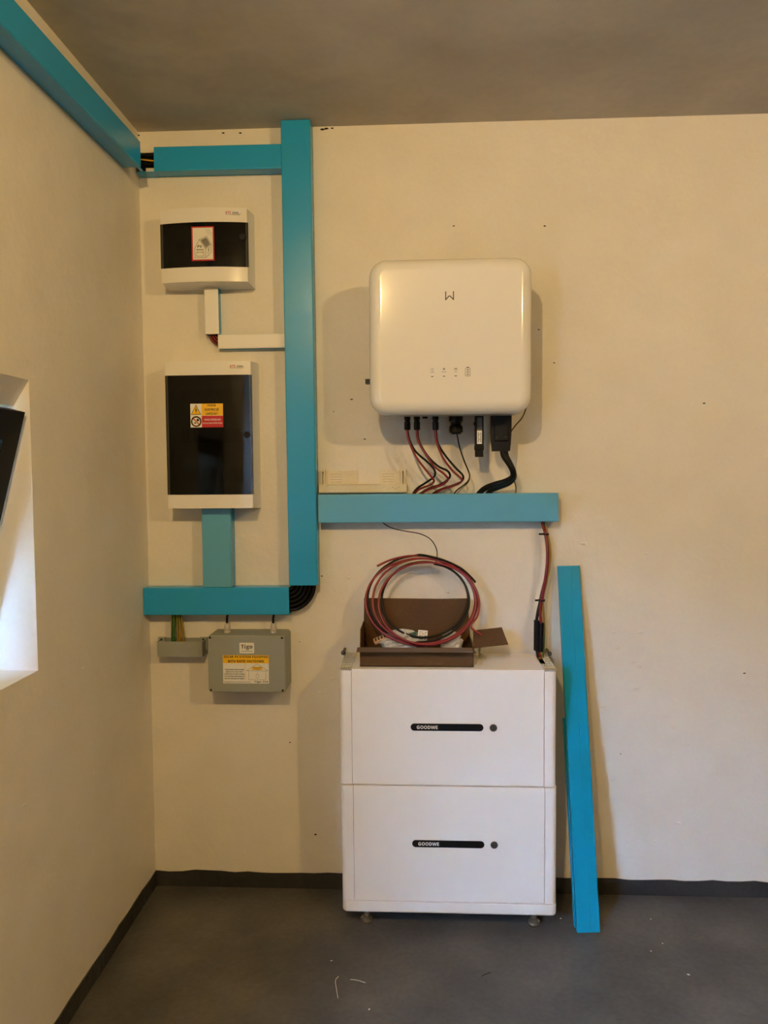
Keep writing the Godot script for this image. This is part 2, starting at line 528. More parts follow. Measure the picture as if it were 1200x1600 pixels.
	for b in [[fr[0], fr[0] + 0.012, fr[2], fr[3]], [fr[1] - 0.03, fr[1], fr[2], fr[3]], [fr[0], fr[1], fr[2], fr[2] + 0.025], [fr[0], fr[1], fr[3] - 0.02, fr[3]]]:
		bx(st, Vector3(-0.24, b[2], b[0]), Vector3(-0.195, b[3], b[1]))
	obj("window_frame", st, M.timber, win)
	var sash := Node3D.new()
	sash.name = "sash"
	win.add_child(sash)
	sash.position = Vector3(-0.190, 1.04, 0)
	sash.rotation.z = -0.262
	st = new_st()
	for b in [[0.828, 0.90, 0.0, 0.655], [1.358, 1.43, 0.0, 0.655], [0.90, 1.358, 0.0, 0.07], [0.90, 1.358, 0.585, 0.655]]:
		bx(st, Vector3(-0.018, b[2], b[0]), Vector3(0.018, b[3], b[1]))
	obj("sash_frame", st, M.timber, sash)
	st = new_st()
	bx(st, Vector3(-0.003, 0.06, 0.89), Vector3(0.003, 0.595, 1.37))
	obj("pane", st, M.pane, sash)
	# second window beside the camera, out of the frame: it throws the cool daylight on the low wall
	win = Node3D.new()
	win.name = "window_2"
	win.set_meta("kind", "structure")
	add_child(win)
	st = new_st()
	for b in [[2.42, 2.46, 0.95, 2.15], [3.56, 3.60, 0.95, 2.15], [2.46, 3.56, 0.95, 1.0], [2.46, 3.56, 2.10, 2.15]]:
		bx(st, Vector3(-0.29, b[2], b[0]), Vector3(-0.24, b[3], b[1]))
	obj("window_frame", st, M.timber, win)
	st = new_st()
	bx(st, Vector3(-0.268, 0.99, 2.45), Vector3(-0.262, 2.11, 3.57))
	obj("pane", st, M.pane, win)
	# yard outside the windows
	st = new_st()
	bx(st, Vector3(-14, -0.3, -8), Vector3(-T, -0.12, 14))
	struct("ground_outside", st, M.ground)
	st = new_st()
	bx(st, Vector3(-1.55, -0.12, -4), Vector3(-1.35, 2.5, 14))
	struct("wall_yard", st, M.wall)
	st = new_st()
	bx(st, Vector3(-1.35, 2.70, -4), Vector3(-T, 2.82, 2.6))
	struct("roof_yard", st, M.ceiling)
	st = new_st()
	bx(st, Vector3(-1.35, -0.12, -4), Vector3(-0.85, 2.70, 2.55))
	struct("wall_store", st, M.wall)

func trunk_thing(called: String, label: String, at: Vector3, turn: float, length: float, w: float, d: float, cover: Material, base: Material, lip := 0.009) -> Node3D:
	var o := thing(called, label, "trunking")
	o.position = at
	o.rotation.z = turn
	trunking(o, length, w, d, cover, base, lip)
	return o

func build_trunking() -> void:
	var B: Material = M.blue
	var st: SurfaceTool
	# along the left wall under the ceiling
	var o := thing("cable_trunking", "blue cable trunking running along the left wall under the ceiling", "trunking")
	o.position = Vector3(0.001, 2.5225, 3.35)
	o.basis = Basis(Vector3(0, 0.0125, -1).normalized(), Vector3(0, 1, 0.0125).normalized(), Vector3(1, 0, 0))
	trunking(o, 3.2, 0.082, 0.06, B, B)
	st = new_st()
	bx(st, Vector3(0.0, -0.0455, 0.050), Vector3(3.225, -0.0425, 0.0585))
	obj("bottom_lip", st, M.blue, o)
	# the piece at the top of the back wall, its end open at the corner
	o = trunk_thing("cable_trunking", "short blue trunking on the back wall below the ceiling, ending open at the corner", Vector3(0.073, 2.584, 0), -0.004, 0.442, 0.08, 0.056, B, B)
	st = new_st()
	bx(st, Vector3(-0.030, -0.0395, 0.001), Vector3(0, -0.028, 0.049))
	bx(st, Vector3(-0.068, 0.030, 0.001), Vector3(0, 0.038, 0.035))
	bx(st, Vector3(-0.068, -0.035, 0.001), Vector3(0, 0.035, 0.003))
	for k in 3: bx(st, Vector3(-0.030, -0.040 + k * 0.0045, 0.049), Vector3(0, -0.038 + k * 0.0045, 0.0525))
	obj("tray_end", st, M.white_dull, o)
	st = new_st()
	bx(st, Vector3(-0.066, -0.0415, 0.001), Vector3(0.002, -0.0396, 0.052))
	bx(st, Vector3(-0.066, -0.0415, 0.001), Vector3(0.002, 0.040, 0.0012))
	obj("tray_bottom", st, B, o)
	st = new_st()
	tube(st, [Vector3(0.012, 2.588, 0.05), Vector3(0.05, 2.583, 0.048), Vector3(0.12, 2.578, 0.04)], 0.0028)
	single("yellow_wire", st, M.yellow_wire, "thin yellow wire crossing the open end of the trunking in the top corner", "wire")
	for k in 4:
		st = new_st()
		tube(st, [Vector3(0.01, 2.562 + k * 0.014, 0.034), Vector3(0.06, 2.561 + k * 0.014, 0.034), Vector3(0.16, 2.561 + k * 0.014, 0.03)], 0.0066)
		single("black_cable", st, M.black_soft, "black cable in the open trunking end in the top corner", "cable", "black cables in the top corner gap")
	# tall riser
	o = trunk_thing("cable_trunking", "tall wide blue vertical trunking rising to the ceiling", Vector3(0.569, 1.1185, 0), PI / 2 + 0.0045, 1.579, 0.0985, 0.062, B, B)
	# white pair below the small board
	o = trunk_thing("cable_trunking", "short vertical trunking with white cover below the small breaker box", Vector3(0.2575, 1.9925, 0), PI / 2 + 0.004, 0.160, 0.047, 0.04, M.white, B, 0.003)
	o = trunk_thing("cable_trunking", "short horizontal trunking with white cover ending at the tall blue riser", Vector3(0.2765, 1.9675, 0), 0.002, 0.236, 0.047, 0.032, M.white, B, 0.003)
	for k in 4:
		st = new_st()
		var r := 0.012 + k * 0.009
		var c := Vector2(0.284, 1.998)
		var pts := [Vector3(c.x - r, c.y + 0.05, 0.018)]
		for i in 7:
			var a := PI + i / 6.0 * PI / 2
			pts.append(Vector3(c.x + r * cos(a), c.y + r * sin(a), 0.018))
		pts.append(Vector3(c.x + 0.05, c.y - r, 0.018))
		tube(st, pts, 0.0045)
		single("red_cable", st, M.red_dark if k > 0 else M.black_soft, ["black cable on the inside of the bend between the white trunkings", "dark red cable bending between the two white trunkings"][mini(k, 1)], "cable", "" if k == 0 else "red cables in the white trunking bend")
	# below the large board
	o = trunk_thing("cable_trunking", "short vertical blue trunking below the large breaker box", Vector3(0.2655, 1.1125, 0), PI / 2, 0.290, 0.101, 0.06, M.blue_pale, B)
	o = trunk_thing("cable_trunking", "low horizontal blue trunking reaching the left corner above the grey boxes", Vector3(0.002, 1.061, 0), 0.004, 0.516, 0.095, 0.062, B, B)
	# cables that turn the open corner
	for k in 11:
		st = new_st()
		var c := Vector2(0.513, 1.118)
		var deep := -0.0135 if k > 5 else 0.0
		var r := 0.018 + k * 0.0145 if k < 6 else 0.0252 + (k - 6) * 0.0145
		var pts := [Vector3(c.x + r, c.y + 0.06, 0.036 + deep)]
		for i in 9:
			var a := -i / 8.0 * PI / 2
			pts.append(Vector3(c.x + r * cos(a), c.y + r * sin(a) , 0.036 + deep))
		pts.append(Vector3(c.x - 0.06, c.y - r, 0.036 + deep))
		tube(st, pts, 0.0068, 12)
		single("black_cable", st, M.black, "black power cable turning the open corner below the tall blue riser", "cable", "black cables turning the corner")
	st = new_st()
	rbox(st, Vector2(0.555, 1.072), 0.07, 0.085, 0.0, 0.006, 0.02, 0.002)
	single("wall_putty", st, M.wall, "pale plaster patch behind the bending black cables", "patch")
	# under the inverter
	o = trunk_thing("cable_trunking", "wide horizontal blue trunking below the white inverter", Vector3(0.6245, 1.385, 0), 0.002, 0.822, 0.096, 0.062, M.blue_pale, B)
	# old cream bracket on top of it
	o = thing("mounting_bracket", "old cream plastic bracket standing on the blue trunking beside the riser", "bracket")
	st = new_st()
	rbox(st, Vector2(0.776, 1.4535), 0.31, 0.029, 0.0, 0.022, 0.001, 0.002)
	obj("base_strip", st, M.cream, o)
	st = new_st()
	rbox(st, Vector2(0.745, 1.4685), 0.19, 0.005, 0.0, 0.024, 0.001, 0.001)
	obj("ridge", st, M.cream, o)
	for p in [0.636, 0.918]:
		st = new_st()
		bx(st, Vector3(p - 0.008, 1.468, 0), Vector3(p - 0.003, 1.517, 0.016))
		bx(st, Vector3(p + 0.003, 1.468, 0), Vector3(p + 0.008, 1.517, 0.016))
		bx(st, Vector3(p - 0.008, 1.513, 0), Vector3(p + 0.008, 1.519, 0.018))
		obj("post", st, M.cream, o)
	for p in [[0.652, 0.757, 0.006], [0.835, 0.905, 0.004]]:
		st = new_st()
		bx(st, Vector3(p[0], 1.468, 0), Vector3(p[1], 1.516, p[2]))
		var tab := obj("tab", st, M.cream, o)
		st = new_st()
		for k in 4: patch(st, p[0] + 0.008, 1.476 + k * 0.009, p[0] + 0.05, 1.4772 + k * 0.009, p[2])
		obj("printed_lines", st, M.cream_dark, tab)
	for k in 9:
		st = new_st()
		var sx: float = 0.862 + 0.008 * k if k < 6 else 0.648 + 0.006 * (k - 6)
		var sy := (1.451 if k < 6 else 1.461) + 0.003 * ((k * 7) % 3)
		patch(st, sx, sy, sx + 0.002 + 0.001 * (k % 3), sy + 0.0015, 0.022)
		obj("dirt_speck", st, M.card_edge, o)

# a panel bulging to the front about the vertical axis
func bulge(st: SurfaceTool, x0: float, x1: float, y0: float, y1: float, zb: float, z: float, rise: float) -> void:
	var n := 14
	var at := func(i: int) -> float: return z + rise * (1 - pow(2.0 * i / n - 1, 2))
	for i in n:
		var a := lerpf(x0, x1, float(i) / n); var b := lerpf(x0, x1, float(i + 1) / n)
		var za: float = at.call(i); var zc: float = at.call(i + 1)
		var na := Vector3(rise * 4 * (2.0 * i / n - 1) / (x1 - x0), 0, 1).normalized()
		var nb := Vector3(rise * 4 * (2.0 * (i + 1) / n - 1) / (x1 - x0), 0, 1).normalized()
		tri(st, Vector3(a, y0, za), Vector3(b, y0, zc), Vector3(b, y1, zc), na, nb, nb)
		tri(st, Vector3(a, y0, za), Vector3(b, y1, zc), Vector3(a, y1, za), na, nb, na)
		quad(st, Vector3(a, y1, za), Vector3(b, y1, zc), Vector3(b, y1, zb), Vector3(a, y1, zb), Vector3.UP)
		quad(st, Vector3(a, y0, za), Vector3(b, y0, zc), Vector3(b, y0, zb), Vector3(a, y0, zb), Vector3.DOWN)
	quad(st, Vector3(x0, y0, zb), Vector3(x0, y1, zb), Vector3(x0, y1, z), Vector3(x0, y0, z), Vector3.LEFT)
	quad(st, Vector3(x1, y0, zb), Vector3(x1, y1, zb), Vector3(x1, y1, z), Vector3(x1, y0, z), Vector3.RIGHT)
	quad(st, Vector3(x0, y0, zb), Vector3(x1, y0, zb), Vector3(x1, y1, zb), Vector3(x0, y1, zb), Vector3.FORWARD)

# an open-fronted tray whose sides flare towards the wall
func shell(st: SurfaceTool, x0: float, x1: float, y0: float, y1: float, z0: float, z1: float, flare: float, wall: float) -> void:
	var ring := func(z: float, e: float) -> Array: return [Vector3(x0 - e, y0 - e, z), Vector3(x1 + e, y0 - e, z), Vector3(x1 + e, y1 + e, z), Vector3(x0 - e, y1 + e, z)]
	var back: Array = ring.call(z0, flare)
	var rim: Array = ring.call(z1, 0.0)
	var lip: Array = ring.call(z1, -wall)
	var bed: Array = ring.call(z0 + wall, -wall)
	var ns := [Vector3.DOWN, Vector3.RIGHT, Vector3.UP, Vector3.LEFT]
	for i in 4:
		var j := (i + 1) % 4
		quad(st, back[i], back[j], rim[j], rim[i], (ns[i] + Vector3(0, 0, flare / (z1 - z0))).normalized())
		quad(st, rim[i], rim[j], lip[j], lip[i], Vector3.BACK)
		quad(st, lip[i], lip[j], bed[j], bed[i], -ns[i])
	quad(st, bed[0], bed[1], bed[2], bed[3], Vector3.BACK)
	quad(st, back[0], back[1], back[2], back[3], Vector3.FORWARD)

# white surface-mounted board: deep body, face strips above and below a smoked door
func board(o: Node3D, x0: float, x1: float, y0: float, y1: float, d0: float, d1: float, depth: float, rise: float, rows: Array) -> void:
	var st := new_st()
	var zf := depth - 0.016
	shell(st, x0 + 0.0008, x1 - 0.0008, y0 + 0.0008, y1 - 0.0008, 0.0, depth - 0.003, 0.006, 0.006)
	obj("body", st, M.white, o)
	st = new_st()
	bulge(st, x0, x1, d1 + 0.0006, y1, depth - 0.003, depth, rise)
	var top := obj("upper_face", st, M.white_gloss, o)
	st = new_st()
	bulge(st, x0, x1, y0, d0 - 0.0006, depth - 0.003, depth, rise)
	obj("lower_face", st, M.white_gloss, o)
	st = new_st()
	bx(st, Vector3(x0 + 0.012, d0 - 0.005, zf - 0.03), Vector3(x1 - 0.012, d1 + 0.005, zf - 0.026))
	var inner := obj("inner_panel", st, M.grey, o)
	for r in rows:
		st = new_st()
		bx(st, Vector3(x0 + 0.04, r - 0.024, zf - 0.026), Vector3(x1 - 0.04, r + 0.024, zf - 0.0255))
		obj("cut_out", st, M.hole, inner)
		for k in 9:
			if (k + int(r * 100)) % 4 == 3: continue
			st = new_st()
			var bxx := x0 + 0.048 + k * 0.0195
			bx(st, Vector3(bxx, r - 0.022, zf - 0.026), Vector3(bxx + 0.0175, r + 0.022, zf - 0.018))
			bx(st, Vector3(bxx + 0.005, r - 0.009, zf - 0.018), Vector3(bxx + 0.0125, r + 0.006, zf - 0.012))
			obj("breaker", st, M.grey_dark, inner)
	st = new_st()
	bulge(st, x0 - 0.001, x1 + 0.003, d0 + 0.0004, d1 - 0.0004, depth - 0.004, depth + 0.001, rise)
	var door := obj("smoked_door", st, M.smoke, o)
	var my := (d0 + d1) / 2
	st = new_st()
	X = Transform3D(Basis(Vector3.RIGHT, PI / 2), Vector3(x1 - 0.016, my, depth + 0.001))
	lathe(st, [Vector2(0.012, -0.004), Vector2(0.012, 0.004), Vector2(0.010, 0.006), Vector2(0, 0.006)], 20)
	X = Transform3D.IDENTITY
	obj("latch", st, M.black, door)
	# maker's badge
	st = new_st()
	var bc := Vector2(x1 - 0.046, y1 - 0.018)
	var zb := depth + rise * (1 - pow(2 * (bc.x - 0.026 - x0) / (x1 - x0) - 1, 2))
	rbox(st, bc, 0.052, 0.012, zb - 0.004, zb + 0.002, 0.005, 0.001)
	var badge := obj("badge", st, M.white, top)
	text(o, "ETI", Vector3(bc.x - 0.014, bc.y, zb + 0.0022), 0.017, 0.008, M.ink_red, true)
	st = new_st()
	for k in 6: patch(st, bc.x + 0.0 + k * 0.0035, bc.y - 0.002, bc.x + 0.0022 + k * 0.0035, bc.y + 0.002, zb + 0.002)
	patch(st, bc.x - 0.002, bc.y - 0.0045, bc.x + 0.021, bc.y - 0.0035, zb + 0.002)
	obj("badge_print", st, M.ink_grey, o)

func build_boxes() -> void:
	var st: SurfaceTool
	# small board
	var o := thing("breaker_box", "small white breaker box with smoked door and red-edged house sticker", "breaker box")
	board(o, 0.103, 0.399, 2.156, 2.400, 2.205, 2.352, 0.092, 0.016, [2.278])
	o.get_node("smoked_door/latch").position += Vector3(0, 0.025, 0)
	var z := 0.1093
	st = new_st()
	patch(st, 0.2135, 2.224, 0.2905, 2.3375, z)
	var s := obj("sticker", st, M.ink_red, o)
	st = new_st()
	patch(st, 0.2180, 2.2285, 0.2860, 2.3330, z + 0.0003)
	obj("sticker_face", st, M.paper, s)
	st = new_st()
	var a := Vector2(0.2180, 2.2285)
	var zi := z + 0.0006
	var gable := [Vector2(0.006, 0.006), Vector2(0.006, 0.036), Vector2(0.022, 0.066), Vector2(0.043, 0.034), Vector2(0.043, 0.006)]
	var pts := []
	for g in gable: pts.append(a + g)
	inks(st, pts, 0.0009, zi, true)
	inks(st, [a + Vector2(0.043, 0.006), a + Vector2(0.062, 0.022), a + Vector2(0.062, 0.050), a + Vector2(0.043, 0.034)], 0.0009, zi)
	inks(st, [a + Vector2(0.022, 0.066), a + Vector2(0.047, 0.077), a + Vector2(0.062, 0.050)], 0.0009, zi)
	inks(st, [a + Vector2(0.012, 0.011), a + Vector2(0.036, 0.011), a + Vector2(0.036, 0.023), a + Vector2(0.012, 0.023)], 0.0009, zi, true)
	inks(st, [a + Vector2(0.015, 0.023), a + Vector2(0.015, 0.0255), a + Vector2(0.018, 0.0255)], 0.0009, zi)
	inks(st, [a + Vector2(0.031, 0.0255), a + Vector2(0.034, 0.0255), a + Vector2(0.034, 0.023)], 0.0009, zi)
	inks(st, [a + Vector2(0.056, 0.040), a + Vector2(0.051, 0.031), a + Vector2(0.055, 0.032), a + Vector2(0.051, 0.020)], 0.0012, zi)
	inks(st, circle(a + Vector2(0.070, 0.104), 0.017).slice(13, 18), 0.0006, zi)
	for k in 5:
		var d := Vector2.from_angle(PI + 0.2 + k * 0.3)
		ink(st, a + Vector2(0.066, 0.102) + d * 0.017, a + Vector2(0.066, 0.102) + d * 0.023, 0.0006, zi)
	obj("printed_drawing", st, M.ink, s)
	st = new_st()
	prism(st, PackedVector2Array([a + Vector2(0.026, 0.064), a + Vector2(0.046, 0.073), a + Vector2(0.059, 0.050), a + Vector2(0.0435, 0.038)]), zi, zi + 0.0003)
	obj("printed_panel", st, M.ink_grey, s)
	st = new_st()
	for k in 5:
		var f := (k + 0.5) / 5.0
		ink(st, a + Vector2(0.026, 0.064).lerp(Vector2(0.046, 0.073), f), a + Vector2(0.0435, 0.038).lerp(Vector2(0.059, 0.050), f), 0.0005, zi + 0.0003)
		ink(st, a + Vector2(0.026, 0.064).lerp(Vector2(0.0435, 0.038), f), a + Vector2(0.046, 0.073).lerp(Vector2(0.059, 0.050), f), 0.0005, zi + 0.0003)
	obj("printed_grid", st, M.paper, s)
	text(s, "PV", Vector3(a.x + 0.023, a.y + 0.043, zi + 0.0003), 0.015, 0.0085, M.ink)
	text(s, "Battery", Vector3(a.x + 0.0245, a.y + 0.0315, zi + 0.0003), 0.024, 0.006, M.ink)
	# large board
	o = thing("breaker_box", "large white breaker box with tall smoked door and yellow-red warning sticker", "breaker box")
	board(o, 0.1135, 0.4065, 1.391, 1.889, 1.438, 1.8425, 0.108, 0.003, [1.775, 1.64, 1.505])
	z = 0.1125
	st = new_st()
	patch(st, 0.1985, 1.6665, 0.3105, 1.7465, z)
	s = obj("sticker", st, M.paper, o)
	zi = z + 0.0003
	st = new_st()
	patch(st, 0.2375, 1.7065, 0.3105, 1.7465, zi)
	prism(st, PackedVector2Array([Vector2(0.2010, 1.7095), Vector2(0.2350, 1.7095), Vector2(0.2180, 1.7430)]), zi, zi + 0.0003)
	obj("yellow_print", st, M.ink_yellow, s)
	st = new_st()
	patch(st, 0.2375, 1.6665, 0.3105, 1.7055, zi)
	var rg := circle(Vector2(0.2180, 1.6865), 0.0158, 32)
	inks(st, rg, 0.0042, zi, true)
	ink(st, Vector2(0.2075, 1.6970), Vector2(0.2285, 1.6760), 0.0034, zi)
	obj("red_print", st, M.ink_red, s)
	st = new_st()
	inks(st, [Vector2(0.2020, 1.7105), Vector2(0.2340, 1.7105), Vector2(0.2180, 1.7415)], 0.0016, zi + 0.0003, true)
	prism(st, PackedVector2Array([Vector2(0.2200, 1.7360), Vector2(0.2140, 1.7245), Vector2(0.2178, 1.7252), Vector2(0.2165, 1.7135), Vector2(0.2222, 1.7275), Vector2(0.2182, 1.7265)]), zi + 0.0003, zi + 0.0006)
	prism(st, PackedVector2Array(circle(Vector2(0.2235, 1.6915), 0.0045, 12)), zi, zi + 0.0003)
	prism(st, PackedVector2Array(circle(Vector2(0.2140, 1.6815), 0.0028, 10)), zi, zi + 0.0003)
	obj("black_print", st, M.ink, s)
	text(s, "POZOR", Vector3(0.2725, 1.7400, zi + 0.0004), 0.028, 0.0075, M.ink)
	text(s, "ELEKTRICKÉ", Vector3(0.2725, 1.7275, zi + 0.0004), 0.048, 0.0105, M.ink)
	text(s, "ZAŘÍZENÍ !", Vector3(0.2725, 1.7135, zi + 0.0004), 0.042, 0.0095, M.ink)
	text(s, "NEHAS VODOU ANI", Vector3(0.2740, 1.6925, zi + 0.0004), 0.056, 0.0055, M.ink_white)
	text(s, "PĚNOVÝMI PŘÍSTROJI", Vector3(0.2740, 1.6805, zi + 0.0004), 0.066, 0.0065, M.ink_white)
	# grey rapid-shutdown box
	o = thing("junction_box", "grey plastic junction box with yellow and white shutdown sticker and two glands", "junction box")
	st = new_st()
	rbox(st, Vector2(0.3755, 0.852), 0.272, 0.200, 0.0, 0.084, 0.012, 0.002)
	obj("body", st, M.grey, o)
	st = new_st()
	rbox(st, Vector2(0.3755, 0.8525), 0.270, 0.199, 0.0855, 0.110, 0.010, 0.004)
	obj("lid", st, M.grey, o)
	for q in [Vector2(0.250, 0.944), Vector2(0.500, 0.944), Vector2(0.250, 0.761), Vector2(0.500, 0.761)]:
		st = new_st()
		X = Transform3D(Basis(Vector3.RIGHT, PI / 2), Vector3(q.x, q.y, 0.1095))
		lathe(st, [Vector2(0.0038, -0.002), Vector2(0.0038, 0.001), Vector2(0, 0.001)], 12)
		X = Transform3D.IDENTITY
		obj("screw", st, M.black, o)
	for x in [0.2965, 0.4605]:
		st = new_st()
		X = Transform3D(Basis.IDENTITY, Vector3(x, 0.950, 0.055))
		lathe(st, [Vector2(0, 0), Vector2(0.0125, 0), Vector2(0.0125, 0.007), Vector2(0.010, 0.008)], 12)
		lathe(st, [Vector2(0.010, 0.008), Vector2(0.0115, 0.011), Vector2(0.0115, 0.022), Vector2(0.007, 0.034), Vector2(0.003, 0.034)], 16)
		X = Transform3D.IDENTITY
		obj("cable_gland", st, M.gland, o)
	st = new_st()
	rbox(st, Vector2(0.3775, 0.9085), 0.051, 0.037, 0.110, 0.1106, 0.003, 0.0)
	s = obj("white_sticker", st, M.paper, o)
	text(s, "Tigo", Vector3(0.3775, 0.9115, 0.1107), 0.040, 0.019, M.ink)
	st = new_st()
	for k in 12: patch(st, 0.3590 + k * 0.0032, 0.8965, 0.3612 + k * 0.0032, 0.8985, 0.1106)
	obj("small_print", st, M.ink_grey, s)
	st = new_st()
	patch(st, 0.2935, 0.785, 0.4530, 0.8555, 0.110, 0.0006)
	s = obj("warning_sticker", st, M.paper, o)
	st = new_st()
	patch(st, 0.2935, 0.8555, 0.4530, 0.8835, 0.110, 0.0006)
	patch(st, 0.3720, 0.7935, 0.3735, 0.8555, 0.1106)
	prism(st, PackedVector2Array([Vector2(0.3930, 0.832), Vector2(0.4320, 0.832), Vector2(0.4300, 0.843), Vector2(0.3970, 0.843)]), 0.1106, 0.1109)
	obj("yellow_print", st, M.ink_yellow, s)
	text(s, "SOLAR PV SYSTEM EQUIPPED", Vector3(0.3735, 0.8770, 0.1108), 0.154, 0.0095, M.ink)
	text(s, "WITH RAPID SHUTDOWN", Vector3(0.3735, 0.8625, 0.1108), 0.126, 0.0095, M.ink)
	var lines := ["TURN RAPID SHUTDOWN", "SWITCH TO THE \"OFF\"", "POSITION TO SHUT DOWN", "PV SYSTEM AND REDUCE", "SHOCK HAZARD IN ARRAY"]
	for k in 5: text(s, lines[k], Vector3(0.3330, 0.8330 - k * 0.0078, 0.1108), [0.067, 0.060, 0.070, 0.069, 0.070][k], 0.0042, M.ink)
	text(s, "SOLAR ELECTRIC", Vector3(0.4125, 0.8405, 0.1111), 0.030, 0.0032, M.ink_grey)
	text(s, "PV PANELS", Vector3(0.4125, 0.8352, 0.1111), 0.022, 0.0032, M.ink_grey)
	st = new_st()
	inks(st, [Vector2(0.3755, 0.8295), Vector2(0.4125, 0.8535), Vector2(0.4505, 0.8295)], 0.0008, 0.1108, true)
	inks(st, [Vector2(0.3825, 0.8295), Vector2(0.3825, 0.7985), Vector2(0.4425, 0.7985), Vector2(0.4425, 0.8295)], 0.0008, 0.1108)
	inks(st, [Vector2(0.4085, 0.8045), Vector2(0.4175, 0.8045), Vector2(0.4175, 0.8165), Vector2(0.4085, 0.8165)], 0.0006, 0.1108, true)
	ink(st, Vector2(0.4130, 0.8165), Vector2(0.4130, 0.832), 0.0005, 0.1108)
	obj("printed_drawing", st, M.ink_grey, s)
	text(s, "Tigo TS4", Vector3(0.4260, 0.7905, 0.1108), 0.048, 0.0078, M.ink)
	st = new_st()
	for k in 26: patch(st, 0.2965 + k * 0.0036, 0.7885, 0.2990 + k * 0.0036, 0.7905, 0.1106)
	obj("small_print", st, M.card_edge, s)
	for x in [0.2965, 0.4605]:
		st = new_st()
		tube(st, [Vector3(x, 0.972, 0.055), Vector3(x - 0.001, 1.0, 0.052), Vector3(x + 0.004, 1.03, 0.045)], 0.0042)
		single("black_cable", st, M.black_soft, ["black cable dropping to the gland on the grounding bar side of the grey junction box", "black cable dropping to the gland of the grey junction box below the riser"][0 if x < 0.4 else 1], "cable")
	# grounding bar
	o = thing("grounding_bar", "grey grounding bar housing on the wall with green-yellow wires entering its top", "grounding bar")
	st = new_st()
	X = Transform3D(Basis(Vector3(1, 0, 0), Vector3(0, 0, 1), Vector3(0, 1, 0)), Vector3(0, 0, 0))
	# outline seen from above (x, depth), pushed upwards
	prism(st, PackedVector2Array([Vector2(0.040, 0.0), Vector2(0.044, 0.055), Vector2(0.206, 0.055), Vector2(0.210, 0.0), Vector2(0.206, 0.0), Vector2(0.2025, 0.0515), Vector2(0.0475, 0.0515), Vector2(0.044, 0.0)]), 0.863, 0.917)
	prism(st, PackedVector2Array([Vector2(0.044, 0.0), Vector2(0.0475, 0.0515), Vector2(0.2025, 0.0515), Vector2(0.206, 0.0)]), 0.863, 0.866)
	X = Transform3D.IDENTITY
	obj("cover", st, M.grey, o)
	st = new_st()
	bx(st, Vector3(0.034, 0.868, 0), Vector3(0.214, 0.920, 0.006))
	bx(st, Vector3(0.185, 0.880, 0.006), Vector3(0.214, 0.924, 0.020))
	bx(st, Vector3(0.036, 0.880, 0.006), Vector3(0.060, 0.924, 0.020))
	obj("base", st, M.grey, o)
	for k in 2:
		st = new_st()
		X = Transform3D(Basis(Vector3.RIGHT, PI / 2), Vector3(0.048 + k * 0.152, 0.918, 0.0205))
		lathe(st, [Vector2(0.004, -0.002), Vector2(0.004, 0.001), Vector2(0, 0.001)], 10)
		X = Transform3D.IDENTITY
		obj("screw", st, M.steel_dark, o)
	for k in 5:
		st = new_st()
		var x0 := 0.092 + k * 0.0085
		var x1: float = [0.092, 0.101, 0.113, 0.122, 0.133][k]
		tube(st, [Vector3(x0, 1.03, 0.030), Vector3(x0 + 0.001, 0.99, 0.033), Vector3(x1, 0.93, 0.034 + (0.004 if k % 2 else 0.0)), Vector3(x1, 0.89, 0.034)], 0.0040, 10, [GREEN, YELLOW] if k > 1 else [YELLOW, GREEN])
		single("earth_wire", st, M.earth_wire, "green and yellow earth wire running from the low trunking into the grey grounding bar", "wire", "earth wires above the grounding bar")

